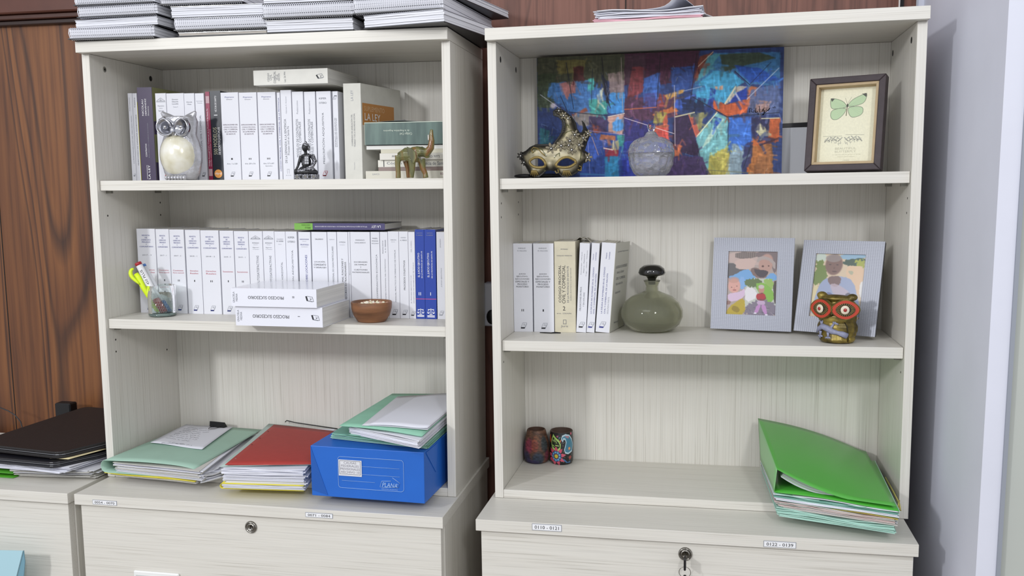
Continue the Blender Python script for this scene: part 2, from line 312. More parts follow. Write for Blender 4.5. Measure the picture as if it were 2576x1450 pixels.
# ---------------------------------------------------------------- books
PW=M('#dcdde4',.5,coat=.08); PAGE=ramp_mat('page_edges',None,[(.3,'#c8c7c4'),(.6,'#dbdad6')],(2,2,700),rough=.8)
PAGEV=ramp_mat('page_edges_upright',None,[(.3,'#b9b6ac'),(.6,'#e2dfd4')],(900,2,2),rough=.8)
IK=M('#23242a',.6); IG=M('#6d7078',.6); IL=M('#9a9da6',.6); NB=M('#343c86',.6); RD=M('#b23a50',.6); WH=M('#f0f0f2',.5)
def letter(b,items,x0,x1,z0,z1,y):
    """print on a spine: items in spine fractions, u across, v from the top down"""
    W=x1-x0; H=z1-z0; X=lambda u:x0+u*W; Z=lambda v:z1-v*H; y-=.00035
    for it in items:
        k=it[0]
        if k=='h': _,t,u,v,w,h,m=it; b.text(t,(X(u),y,Z(v)),(1,0,0),(0,0,1),w*W,h*H,m)
        elif k=='v': _,t,u,v0,v1,h,m=it; b.text(t,(X(u),y,Z((v0+v1)/2)),(0,0,1),(-1,0,0),abs(v1-v0)*H,h*W,m)
        elif k=='d': _,t,u,v0,v1,h,m=it; b.text(t,(X(u),y,Z((v0+v1)/2)),(0,0,-1),(1,0,0),abs(v1-v0)*H,h*W,m)
        elif k=='f': _,t,u,v,w,h,m=it; b.text(t,(X(u),y,Z(v)),(-1,0,0),(0,0,-1),w*W,h*H,m)
        elif k=='r': _,u0,v0,u1,v1,m=it; b.add([(X(u0),y,Z(v1)),(X(u1),y,Z(v1)),(X(u1),y,Z(v0)),(X(u0),y,Z(v0))],[(0,1,2,3)],m)
        elif k=='c': _,u,v,r,m=it; b.add([(X(u)+r*math.cos(a*math.pi/12),y,Z(v)+r*math.sin(a*math.pi/12)) for a in range(24)],[tuple(range(24))],m); y-=.0003
        elif k=='logo':
            _,u,v,s,m,m2=it[:6]; a=it[6] if len(it)>6 else 0; ca,sa=math.cos(a),math.sin(a); cx,cz=X(u),Z(v)
            q=lambda pts,mm:b.add([(cx+(p*ca-r*sa)*s,y,cz+(p*sa+r*ca)*s) for p,r in pts],[tuple(range(len(pts)))],mm)
            q([(-.5,-.55),(.2,-.55),(.28,-.3),(-.45,-.3)],m)
            for A,B_ in (((-.45,-.3),(-.1,.5)),((-.1,.5),(.62,.5)),((.62,.5),(.28,-.3)),((.2,-.55),(.6,.3)),((-.1,.1),(.3,.15)),((.1,.4),(.25,-.05))):
                dx,dz=B_[0]-A[0],B_[1]-A[1]; l=math.hypot(dx,dz); nx,nz=-dz/l*.03,dx/l*.03
                q([(A[0]-nx,A[1]-nz),(B_[0]-nx,B_[1]-nz),(B_[0]+nx,B_[1]+nz),(A[0]+nx,A[1]+nz)],m2)
        elif k=='tri':
            _,u,v,w,h,m=it; cx,cz=X(u),Z(v); w*=W;h*=H
            for A,B_ in (((-.5,-.3),(0,.5)),((0,.5),(.5,-.3)),((-.55,-.5),(.55,-.5)),((-.5,-.34),(.5,-.34)),((0,.3),(0,-.3)),((-.2,-.1),(.2,-.1))):
                dx,dz=(B_[0]-A[0])*w,(B_[1]-A[1])*h; l=math.hypot(dx,dz); nx,nz=-dz/l*.00028,dx/l*.00028; ax,az=cx+A[0]*w,cz+A[1]*h
                b.add([(ax-nx,y,az-nz),(ax+dx-nx,y,az+dz-nz),(ax+dx+nx,y,az+dz+nz),(ax+nx,y,az+nz)],[(0,1,2,3)],m)
        elif k=='scale':
            _,u,v,s,m=it; cx,cz=X(u),Z(v)
            def R(a0,a1,c0,c1): b.add([(cx+a0*s,y,cz+c0*s),(cx+a1*s,y,cz+c0*s),(cx+a1*s,y,cz+c1*s),(cx+a0*s,y,cz+c1*s)],[(0,1,2,3)],m)
            R(-.04,.04,-.3,.5); R(-.42,.42,.32,.4); R(-.2,.2,-.34,-.26); R(-.5,.5,-.5,-.4); R(-.5,.5,-.66,-.56)
            for q in (-.34,.34):
                b.add([(cx+(q+.17*math.cos(t))*s,y,cz+(-.02+.16*math.sin(t))*s) for t in [math.pi+i*math.pi/8 for i in range(9)]],[tuple(range(9))],m)
                for e in (-.15,.15): b.add([(cx+(q-.015)*s,y,cz+.34*s),(cx+(q+e-.015)*s,y,cz-.02*s),(cx+(q+e+.015)*s,y,cz-.02*s),(cx+(q+.015)*s,y,cz+.34*s)],[(0,1,2,3)],m)
def book(U,label,x,y,z,w,h,d,items,cov=PW,side=None,group=None,rot=None,name='law_book',pages=None,extra=None,ct=.0011):
    """upright book, spine towards -y, foot at z"""
    t=thing(name,label,'book',U,(x,y,z),0,group,rot)
    b=MB(); c=side or cov
    b.box(0,w,0,.0012,0,h,cov); b.box(0,ct,.0012,d,0,h,c); b.box(w-ct,w,.0012,d,0,h,c)
    letter(b,items,0,w,0,h,0)
    if extra: extra(b,w,h,d)
    b.build('cover',t)
    b=MB(); b.box(ct+.0002,w-ct-.0002,.0015,d-.0012,.0008,h-.0008,pages or PAGEV); b.build('page_block',t)
    return t
def up_row(U,specs,yf,zs,group,gap=.0004,d0=.15):
    """specs: px_left, px_right at the top edge, py_top, py_bottom, label, items, cover, kw"""
    prev=-9
    for s in specs:
        a=at(U,s[0],s[2],'y',yf); a.x=max(a.x,tt+.0006); c=at(U,s[1],s[2],'y',yf); kw=dict(s[7]) if len(s)>7 else {}
        x=max(a.x,prev+gap); w=c.x-x; prev=c.x if not kw.get('lean') else prev
        h=(a.z+c.z)/2-zs; dd=kw.pop('d',d0+random.uniform(-.006,.006)); rot=None
        y=kw.pop('y',yf); grp=kw.pop('g',None)
        book(U,s[4],x,y,zs+.0002,w,h,dd,s[5],s[6] or PW,group=grp or group,**kw)
G1='law books standing on the upper left shelf'; G2='law books standing on the middle left shelf'; G3='law books standing on the middle right shelf'
PUR=M('#3f3450',.35,coat=.2); OLI=M('#85875f',.5); MAR=M('#8c2748',.4,coat=.2); NVY=M('#20242d',.35,coat=.3); YEL=M('#e9e25a',.5)
def pey(n,sub): 
    L=[('h','Peyrano',.5,.055,.52,.018,NB),('h','Director',.5,.078,.34,.011,IG)]
    for i,t in enumerate(('EXPLICACIONES DEL','CÓDIGO PROCESAL','CIVIL Y COMERCIAL','DE LA PROVINCIA','DE SANTA FE')): L.append(('h',t,.5,.365+i*.0265,(.84,.78,.8,.7,.52)[i],.0155,M('#5c4a5a',.6)))
    L+= [('h',n,.5,.755,.05+.04*len(n),.019,IK),('h',sub[0],.5,.81,.6,.015,IG),('logo',.5,.93,.0095,IK,IL)]
    if len(sub)>1: L.append(('h',sub[1],.5,.84,.4,.013,IG))
    return L
def vert(lines,top=(),logo=None,tail=()):
    return list(lines)+list(top)+([('logo',.5,.93,.009)+tuple(logo)] if logo else [])+list(tail)
YF1=.105
def olive(b,w,h,d):
    b.box(w+.00005,w+.0004,.0013,d,0,h,OLI); b.box(w+.0004,w+.0007,.0013,d,h*.5,h*.64,PUR); b.box(w+.0004,w+.0007,.0013,d,0,h*.2,PUR)
def yel(b,w,h,d): b.box(w-.0012,w+.0003,.0001,d,0,h*.9,YEL)
up_row(UL,[
 (321,331.5,235,453,'thinnest white booklet at the left end of the upper left shelf',[('v','Responsabilidad',.35,.05,.2,.2,IG),('v','LA RESPONSABILIDAD DEL MERCADO PENAL',.6,.25,.8,.25,IL),('logo',.6,.93,.005,IK,IL)],None),
 (332.5,343,235,453,'thin white booklet with yellow edge beside the purple book',[('v','Castro',.45,.05,.16,.3,IG),('v','FIDEICOMISO DE GARANTÍA RESARCITORIA',.6,.24,.82,.3,IG)],None,dict(extra=yel)),
 (344,381,220,453,'tall dark purple book with white lettering on the upper left shelf',[('v','NICOLAU',.33,.13,.3,.12,WH),('v','HERNÁNDEZ',.52,.12,.3,.12,WH),('v','Directores',.7,.2,.3,.07,WH),('v','CONTRATOS',.42,.6,.74,.1,WH),('v','EN EL CÓDIGO CIVIL Y COMERCIAL DE LA NACIÓN',.6,.38,.75,.06,IL),('r',.4,.83,.42,.98,WH),('v','LA LEY',.55,.83,.98,.13,WH)],PUR,dict(extra=olive)),
 (390,416.5,235,453,'white book with pediment emblem, behind the silver owl',[('tri',.5,.075,.8,.045,IG),('h','Peyrano',.5,.145,.6,.016,IG),('h','Director',.5,.17,.3,.01,IL),('h','Eguren',.5,.2,.5,.016,IG),('logo',.7,.92,.008,RD,IL)],None),
 (418,461.5,235,453,'wide white book with four small author lines, behind the silver owl',[('h','Director',.5,.07,.36,.014,IG),('h','Eduardo',.5,.095,.36,.014,IG),('h','Lavalle',.5,.12,.36,.014,IG),('h','Tomo II',.5,.155,.28,.012,IL)],None),
 (462.5,488,235,453,'narrow white book with two author lines, behind the silver owl',[('h','Marcela',.5,.1,.55,.013,IG),('h','Maza',.5,.125,.4,.013,IG)],None),
 (490,512,235,453,"white book 'Procesal Civil y Comercial' right of the silver owl",[('h','Santiago',.5,.09,.75,.012,IL),('h','Tesone',.5,.11,.6,.012,IL),('v','PROCESAL CIVIL Y COMERCIAL',.5,.25,.68,.2,IG),('v','Director',.5,.7,.8,.1,IL),('logo',.6,.93,.008,IK,IG)],None),
 (516,526,231,453,'slim maroon book beside the black one',[('r',.05,.05,.95,.13,M('#b99aa0',.5)),('v','Código Procesal Civil y Comercial de la Provincia de Santa Fe',.35,.19,.84,.36,WH),('v','Normas complementarias - Jurisprudencia',.8,.42,.84,.2,WH),('r',.05,.87,.95,.95,M('#b99aa0',.5))],MAR),
 (527,553.5,229,453,"near-black book '500 Modelos' with round orange badge",[('v','VÍCTOR DE SANTO',.5,.055,.235,.22,WH),('r',.33,.265,.66,.272,WH),('v','500 MODELOS',.35,.405,.71,.36,M('#b8b49a',.5)),('v','DE ESCRITOS JUDICIALES',.74,.405,.71,.26,WH),('c',.5,.925,.0092,M('#e9a154',.5)),('h','dyd',.5,.925,.6,.03,WH)],NVY),
 (554.5,598.5,233,453,"white 'Explicaciones del Código Procesal' volume I, left of its two companions",pey('I',('Arts. 1 a 228',)),None),
 (600.5,644.5,233,453,"white 'Explicaciones del Código Procesal' volume II, between volumes I and III",pey('II',('Arts. 229 a 516',)),None),
 (647,692,232,453,"white 'Explicaciones del Código Procesal' volume III, with an appendix line",pey('III',('Arts. 517 a 697','Apéndice')),None),
 (696,703.5,233,453,'very thin white booklet with blue lettering after the three matching volumes',[('v','CÓDIGO PROCESAL CIVIL Y COMERCIAL DE LA PROVINCIA',.5,.06,.9,.5,NB)],None),
 (705,731.5,227,453,"white book 'De la demanda a la sentencia'",[('v','Gabriela A. Antonini',.5,.07,.26,.1,IL),('v','DE LA DEMANDA A LA SENTENCIA',.35,.32,.81,.2,IG),('v','Proceso civil en Santa Fe',.6,.4,.72,.18,IG),('r',.4,.88,.42,.93,IL),('r',.58,.88,.6,.93,IL),('r',.4,.88,.6,.883,IL),('h','Juris',.5,.95,.5,.011,IL)],None),
 (734,761.5,231,453,"white book 'Modelos de Contratos' left of its twin, behind the seated figurine",[('v','Pedetrosino',.45,.1,.25,.14,IL),('v','MODELOS DE CONTRATOS',.38,.31,.74,.2,IG),('v','CIVILES Y COMERCIALES',.62,.34,.74,.2,IG)],None),
 (764.5,792,231,453,"white book 'Modelos de Contratos' right of its twin, behind the seated figurine",[('v','Pedetrosino',.45,.1,.25,.14,IL),('v','MODELOS DE CONTRATOS',.38,.31,.74,.2,IG),('v','CIVILES Y COMERCIALES',.62,.34,.74,.2,IG)],None),
 (795,831,230,453,"white book 'Prescripción Adquisitiva' with red logo on the upper left shelf",[('h','KIPER',.45,.08,.5,.02,IG),('h','OTERO',.45,.13,.52,.02,IG),('v','PRESCRIPCIÓN ADQUISITIVA',.42,.24,.82,.19,IG),('logo',.45,.93,.0105,M('#6a1a22',.5),RD)],None),
 (836,849,230,453,"narrow white book 'Aplicación de Normas' beside the wide worn supplement",[('logo',.5,.07,.008,IG,IL,3.14),('d','APLICACIÓN EXORBITANTE',.65,.3,.63,.2,IG),('d','DE NORMAS DE CONSUMO',.35,.3,.63,.2,IG),('d','Chamatropulos',.5,.78,.9,.14,IL)],None),
],YF1,ZL1,G1)
def flare(b,w,h,d,f,m,items,boxes=()):
    L=math.hypot(f,d); e=Vector((f/L,d/L,0)); n=Vector((d/L,-f/L,0))
    b.hexa([(w,0,0),(w+.0009,0,0),(w+f+.0009,d,0.003),(w+f,d,0.003),(w,0,h),(w+.0009,0,h),(w+f+.0009,d,h),(w+f,d,h)],m)
    for (u0,v0,u1,v1,mm) in boxes: P=[Vector((w,0,v*h))+e*(u*L)+n*.0012 for u,v in ((u0,v0),(u1,v0),(u1,v1),(u0,v1))]; b.add([tuple(p) for p in P],[(0,1,2,3)],mm)
    for (s,v,u,ww,hh,mm) in items: b.text(s,Vector((w,0,v*h))+e*(u*L)+n*.0015,e,(0,0,1),ww*L,h*hh,mm)
def suple(b,w,h,d):
    flare(b,w,h,d,.034,OFF,[('SUPLEMENTO',.745,.32,.5,.05,M('#d6b48e',.5)),('LA LEY',.66,.27,.38,.075,WH),('COMPENDIO DE LEGISLACIÓN DEL',.54,.44,.62,.022,IG),('TRABAJO Y DE LA SEGURIDAD SOCIAL',.505,.46,.66,.022,IG)]+[('Legislación laboral',.46-.035*k,.3,.3,.014,IL) for k in range(4)]+[('Convenios',.46-.035*k,.65,.22,.014,IL) for k in range(4)],[(.03,.57,.82,.8,M('#bf8446',.5))])
OFF=M('#d1d0c8',.5,var=.06,vscale=40)
up_row(UL,[(863,905.5,210,453,"tall worn off-white supplement with an orange cover panel",[('v','LA LEY',.5,.07,.18,.14,IL),('v','COMPENDIO DE LEGISLACIÓN DEL',.45,.32,.65,.1,IG),('v','TRABAJO Y DE LA SEGURIDAD SOCIAL',.62,.31,.66,.1,IG),('v','Tomo único',.55,.82,.9,.05,IL)],OFF,dict(extra=suple,d=.165))],.1,ZL1,G1)
# horizontal book laid on the row
def lying(U,label,p0,p1,y,z,th,d,items,cov=PW,rz=0,name='law_book',group=None,pages=None,top=None):
    """book lying flat, spine towards the viewer; p0,p1 pixel x of spine ends at pixel row"""
    a=at(U,p0[0],p0[1],'y',y); c=at(U,p1[0],p1[1],'y',y+ (p1[0]-p0[0])*0); L=c.x-a.x
    t=thing(name,label,'book',U,(a.x,y,z),rz,group)
    b=MB(); b.box(0,L,0,.0012,0,th,cov); b.box(0,L,.0012,d,0,.001,cov); b.box(0,L,.0012,d,th-.001,th,top or cov); letter(b,items,0,L,0,th,0); b.build('cover',t)
    b=MB(); b.box(.0008,L-.0008,.0014,d-.0012,.0011,th-.0011,pages or PAGE); b.build('page_block',t); return t
zt=at(UL,640,228,'y',.1).z
lying(UL,"worn 'Código Civil y Comercial' book lying across the upright row",(638,205),(827,205),.075,ZL1+.1985,.0305,.165,
  [('v','CÓDIGO',.2,.2,.78,.03,IG),('v','CIVIL',.235,.3,.7,.03,IG),('v','Y',.265,.45,.55,.025,IG),('v','COMERCIAL',.29,.1,.9,.03,IG),('v','DE LA',.32,.32,.68,.03,IG),('v','NACIÓN',.345,.25,.75,.03,IG),('v','Ley 26.994',.43,.15,.85,.03,IG),('logo',.895,.5,.012,IK,IG,-1.0)],M('#d6d5ce',.45,var=.05,vscale=50),rz=-.03)
t=MB(); t.M=Matrix.Translation((.0,0,0)); 
a=at(UL,648,184,'y',.2); b=MB(); b.prism([(0,0),(.0,.016),(.027,.004),(.03,.014),(.075,0)],(a.x,.2,ZL1+.2295),(1,0,0),(0,0,1),(0,.0006,0),M('#5c5e63',.6)); o=b.build('grey_jagged_piece',None,UL); tag(o,'dark grey jagged piece standing up behind the worn lying code book','paper')  # thin jagged dark grey piece above the lying book
# pile of lying books at the right end of the upper left shelf
zz=ZL1+.0003; GP='books lying in the pile behind the elephant'
GRN=ramp_mat('green_leather',None,[(.35,'#3b524d'),(.65,'#587068')],(60,60,8),rough=.35,coat=.2)
pile=[("lowest book of the pile behind the elephant, cream with worn left end",920,.0165,.155,M('#cfccbf',.5),[('h','DAVCO',.12,.4,.08,.2,IL),('f','Davcos',.9,.45,.07,.4,M('#6c3b52',.5))]),
 ("thin brown-edged booklet second from the bottom of the elephant's pile",951,.0075,.15,M('#8f7f7a',.6),[]),
 ("white 'Código Procesal' book in the middle of the elephant's pile",949,.0145,.15,M('#dad8ce',.5),[('h','Código',.22,.5,.2,.5,IG),('h','Provincia de Santa Fe',.75,.5,.42,.5,IG),('r',.075,.05,.085,.95,IK)]),
 ("white book under the black-edged one in the elephant's pile",956,.0135,.15,M('#d6d3ca',.5),[('f','Luis Orgaz',.72,.5,.22,.45,IG),('f','Lerner',.2,.5,.06,.4,IG)]),
 ("thin cream booklet with grey strap in the elephant's pile",958,.008,.15,M('#c9c5b2',.5),[]),
 ("slim white and black book beneath the green leather volume",921,.009,.15,M('#dcdbd6',.5),[('r',0,.0,1,.14,IK)]),
 ("thick green leather volume on top of the pile, upside down",920,.0465,.155,GRN,[('f','Código Civil',.48,.52,.14,.13,M('#c9d2c4',.5)),('f','de la República Argentina',.37,.38,.3,.1,M('#c9d2c4',.5))])]
for k,(lb,px,th,dd,cv,it) in enumerate(pile):
    dd=min(dd,.112)
    a=at(UL,px,430,'y',.085); L=.7785-a.x; t=thing('law_book',lb,'book',UL,(a.x,.085+.003*(k%3),zz),0,GP)
    b=MB(); b.box(0,L,0,.0012,0,th,cv); b.box(0,L,.0012,dd,0,.001,cv); b.box(0,L,.0012,dd,th-.001,th,cv)
    if 'green' in lb and k==6: b.box(0,L,-.0004,0,th-.0016,th-.0004,M('#c9d2c4',.5)); b.box(-.0004,.0002,-.0003,0,0,th,M('#c9d2c4',.5))
    letter(b,it,0,L,0,th,0); b.build('cover',t)
    b=MB(); b.box(.0008,L-.0008,.0014,dd-.0012,.0011,th-.0011,PAGE); b.build('page_block',t); zz+=th+.0003
zpile=zz
b=MB(); a=at(UL,975,322,'y',.15); b.grid(lambda u,v:(a.x+u*.13,.09+v*.13,zpile+.0006+.012*math.exp(-((u-.12)/.1)**2)*(v)+.002*math.sin(u*5)),24,10,M('#8c9190',.35)); o=b.build('plastic_sleeve',None,UL,[SOL(.0004)]); tag(o,'grey plastic sleeve with a raised corner on top of the green volume','sleeve')
# ---- middle left shelf
def rev(y,a,n,c2=None,lg=True):
    L=[]
    for i,t in enumerate(('REVISTA','DE','DERECHO','PRIVADO','Y','COMUNITARIO')): L.append(('h',t,.5,.078+i*.0265,(.42,.12,.5,.46,.06,.74)[i],.016,NB))
    L.append(('h',y,.5,.31,.5,.014,IG))
    for i,t in enumerate(a): L.append(('h',t,.5,.485+i*.03,.75 if len(t)>8 else .55,.017,RD))
    L.append(('h',n,.5,.605 if len(a)>1 else .6,.06*len(n),.022,IK))
    if lg: L.append(('logo',.5,.93,.0115,M('#1f2a6b',.5),IL))
    return L
YF2=at(UL,473,789.7,'z',ZL2).y
def cx(l,m=IG): return l
up_row(UL,[
 (343,389,576,790,"white 'Revista de Derecho Privado' 2017-3, half hidden behind the marker cup",rev('2017 - 3',('Contratos','societales'),' '),None),
 (391,424,577,790,"white 'Revista de Derecho Privado' 2017-1, right behind the marker cup",rev('2017 - 1',('Contratos.','Parte especial'),'I'),None),
 (425.5,461.5,578,790,"white 'Revista de Derecho Privado' 2017-2",rev('2017 - 2',('Contratos.','Parte especial'),'II'),None),
 (465,502,579,790,"white 'Revista de Derecho Privado' 2018-1",rev('2018 - 1',('Derechos','Reales'),'I'),None),
 (503.5,549,580,791,"white 'Revista de Derecho Privado' 2018-2, the widest of its series",rev('2018 - 2',('Derechos','Reales'),'II'),None),
 (552,586,581,792,"white 'Revista de Derecho Privado' 2018-3",rev('2018 - 3',('Sucesiones',),'I'),None),
 (588,623.5,582,793,"white 'Revista de Derecho Privado' 2019-1, above the lying book pair",rev('2019 - 1',('Sucesiones',),'II'),None),
 (625,659,582,794,"left of the twin white 'Autosatisfactivas' books with pediment emblem",[('tri',.5,.075,.68,.04,IG),('h','PEYRANO',.5,.14,.5,.014,IG),('h','Director',.5,.16,.3,.008,IL),('h','Eguren',.5,.195,.45,.014,IG),('h','Coordinadora',.5,.215,.46,.008,IL),('v','MEDIDAS AUTOSATISFACTIVAS',.6,.29,.78,.17,IG)],None),
 (660.5,689,582,794,"right of the twin white 'Autosatisfactivas' books with pediment emblem",[('tri',.5,.075,.78,.04,IG),('h','PEYRANO',.5,.14,.6,.014,IG),('h','Director',.5,.16,.34,.008,IL),('h','Eguren',.5,.195,.52,.014,IG),('h','Coordinadora',.5,.215,.6,.008,IL),('v','MEDIDAS AUTOSATISFACTIVAS',.6,.29,.78,.19,IG)],None),
 (690,717,583,795,"white book with pale vertical title, left of 'Prescripción Adquisitiva'",[('h','CLAUDIO',.5,.09,.6,.014,IL),('h','M. KIPER',.5,.115,.64,.016,IG),('h','Director',.5,.15,.3,.008,IL),('v','PROPIEDAD HORIZONTAL',.6,.36,.76,.15,IG)],None),
 (718,746,583,796,"white 'Prescripción Adquisitiva' book on the middle left shelf",[('h','KIPER',.5,.07,.58,.022,IG),('h','OTERO',.5,.12,.66,.022,IG),('v','PRESCRIPCIÓN ADQUISITIVA',.55,.22,.85,.19,IG)],None),
 (750,780,584,797,"white book on leases with blue vertical title",[('h','HERNÁNDEZ',.5,.085,.78,.015,NB),('h','Director',.5,.11,.3,.008,IL),('h','FRUSTAGLI',.5,.15,.68,.016,NB),('h','Coordinadora',.5,.175,.56,.009,IL),('v','TRATADO SOBRE LOCACIONES',.6,.27,.78,.17,NB)],None),
 (783,821.5,584,797,"white book 'Locación, Comodato y Desalojo' with bold black title",[('h','SALGADO',.5,.085,.52,.015,IK),('h','LOCACIÓN,',.5,.35,.72,.021,IK),('h','COMODATO',.5,.385,.8,.021,IK),('h','Y DESALOJO',.5,.42,.82,.021,IK)],None),
 (823,845.5,584,798,"narrow white book with pale title, right of 'Locación, Comodato y Desalojo'",[('h','OJEDA',.5,.09,.6,.012,IL),('v','PERSONAL DE CASAS PARTICULARES',.55,.17,.6,.17,IG)],None),
 (847,874,584,798,"white book 'Cortes Supremas' with bold two-line vertical title",[('h','OTEIZA',.5,.12,.58,.014,IG),('h','Coordinador',.5,.15,.5,.008,IL),('v','CORTES SUPREMAS. FUNCIONES Y',.45,.31,.79,.16,IK),('v','RECURSOS EXTRAORDINARIOS',.72,.35,.79,.16,IK)],None),
 (875,879.5,584,799,"thinnest white booklet on the middle left shelf",[('v','Recursos',.5,.36,.5,.3,IK)],None),
 (880.5,930,584,800,"wide white book 'Sociedades de Familia' behind the wooden bowl",[('h','MARIANO',.5,.095,.46,.014,IG),('h','GAGLIARDO',.5,.125,.56,.014,IG),('h','SOCIEDADES',.5,.35,.68,.014,IK),('h','DE FAMILIA',.5,.38,.62,.014,IK),('h','Y',.5,.41,.06,.014,IK),('h','CUESTIONES',.5,.44,.68,.014,IK),('h','PATRIMONIALES',.5,.47,.86,.014,IK)],None),
 (932,954,584,801,"white book 'Compensación Económica'",[('h','MABEL',.5,.075,.62,.014,IG),('h','MOLINA',.5,.105,.72,.015,IG),('h','DE JUAN',.5,.135,.76,.015,IG),('v','COMPENSACIÓN ECONÓMICA',.6,.26,.77,.2,IG)],None),
 (955.5,974.5,584,801,"narrow white book on the marital property regime, right of 'Compensación Económica'",[('v','FRANCISCO',.35,.1,.25,.14,IG),('v','A. M. FERRER',.7,.09,.24,.14,IG),('v','EL RÉGIMEN PATRIMONIAL DEL MATRIMONIO',.6,.31,.83,.15,IG),('logo',.6,.93,.009,IK,IL)],None),
 (975.5,1002,583,803,"white 'Manual Práctico de Derecho de Familia'",[('h','VERÓN',.5,.095,.55,.013,IG),('h','Director',.5,.118,.36,.008,IL),('v','MANUAL PRÁCTICO DE DERECHO DE FAMILIA',.62,.21,.81,.14,IG),('logo',.5,.93,.0115,IK,IL)],None),
 (1003,1025.5,583,804,"white book 'Procesos Colectivos'",[('h','ANDREA',.5,.07,.6,.012,IL),('h','A. MEROI',.5,.1,.72,.014,IG),('v','PROCESOS COLECTIVOS',.55,.33,.67,.18,IK),('logo',.5,.93,.0105,IK,IL)],None),
 (1026.5,1042.5,584,804,"narrow white book 'El Proceso Ejecutivo', left of the two blue volumes",[('v','DEL CARRIL',.45,.1,.23,.16,IL),('v','EL PROCESO EJECUTIVO Y LA',.35,.5,.82,.15,IG),('v','EXCEPCIÓN DE INHABILIDAD DE TÍTULO',.72,.35,.82,.15,IG),('logo',.55,.94,.009,IK,IL)],None),
 (1043.5,1066,578,804,"deep blue volume II of 'El Juicio Ejecutivo'",[('h','ALEJANDRO',.5,.04,.7,.011,IL),('h','M. ANDINO',.5,.063,.7,.011,IL),('v','EL JUICIO EJECUTIVO',.4,.26,.53,.28,WH),('v','EN LA PROVINCIA DE SANTA FE',.72,.24,.54,.14,WH),('r',.32,.7,.38,.735,WH),('r',.5,.7,.56,.735,WH),('r',0,.772,1,.779,M('#c0508a',.5)),('scale',.5,.925,.0155,WH)],M('#1f3f9e',.3,coat=.3)),
 (1066.8,1095,578,804,"deep blue volume I of 'El Juicio Ejecutivo'",[('h','ALEJANDRO',.5,.04,.56,.011,IL),('h','M. ANDINO',.5,.063,.56,.011,IL),('v','EL JUICIO EJECUTIVO',.35,.26,.53,.22,WH),('v','EN LA PROVINCIA DE SANTA FE',.65,.24,.54,.11,WH),('r',.47,.7,.52,.735,WH),('r',0,.772,1,.779,M('#c0508a',.5)),('scale',.5,.925,.0165,WH)],M('#1f3f9e',.3,coat=.3)),
 (1097.5,1117,584,804,"white book 'Juicio Ejecutivo' squeezed against the right panel",[('v','AMADEO',.5,.08,.18,.14,IL),('v','JUICIO EJECUTIVO',.6,.41,.63,.18,IL),('logo',.5,.93,.0095,IL,IL)],None),
],YF2,ZL2,G2,d0=.13)
ztop=at(UL,850,584,'y',YF2).z
lying(UL,"purple and green 'Títulos Ejecutivos Electrónicos' book lying on the white row",(741,578),(968,578),YF2+.002,max(ztop,ZL2)+.0045,.0142,.12,
  [('r',.0,0,.205,1,M('#77b04a',.5)),('f','BIELLI',.15,.7,.06,.28,WH),('f','ORDOÑEZ',.13,.3,.1,.24,WH),('f','TÍTULOS EJECUTIVOS ELECTRÓNICOS Y PROCESO DE EJECUCIÓN',.52,.5,.58,.24,WH),('f','LA LEY',.905,.5,.1,.36,WH)],M('#453f6c',.35,coat=.3),top=M('#2b2d33',.35))
b=MB(); a=at(UL,1095,580,'y',.24); b.box(.70,.778,.16,.27,ZL2+.2005,ZL2+.2055,M('#1a1b1e',.5)); b.box(.702,.776,.162,.268,ZL2+.2056,ZL2+.2065,M('#c9c7be',.6)); 
# two lying books in front
def pxz(U,p,z): q=at(U,p[0],p[1],'z',z); return q
yl=at(UL,594,803,'y',0).y
th1=.040
ya=-.012
for k,(pa,pb,lb,n,y0,zz_,th,dd) in enumerate((((593,800),(812,800),"white 'Proceso Sucesorio' volume I lying at the shelf edge, lower of the two",'I',-.040,ZL2+.0003,.0405,.15),((582,757),(797,757),"white 'Proceso Sucesorio' volume II lying on top of volume I",'II',-.048,ZL2+.0412,.0375,.155))):
    t=lying(UL,lb,pa,pb,y0,zz_,th,dd,[('v','GRACIELA',.03,.2,.8,.022,IG),('v','MEDINA',.065,.3,.72,.022,IG),('f','PROCESO SUCESORIO',.41,.5,.42,.17,IK),('logo',.92,.5,.0135,IK,IG,-1.3)]+[('r',.72,.46-.06*i,.735+.01,.485-.06*i,IK) for i in range(len(n))],M('#e0e1ea',.3,coat=.5),rz=-.008,group='lying pair of succession law books')
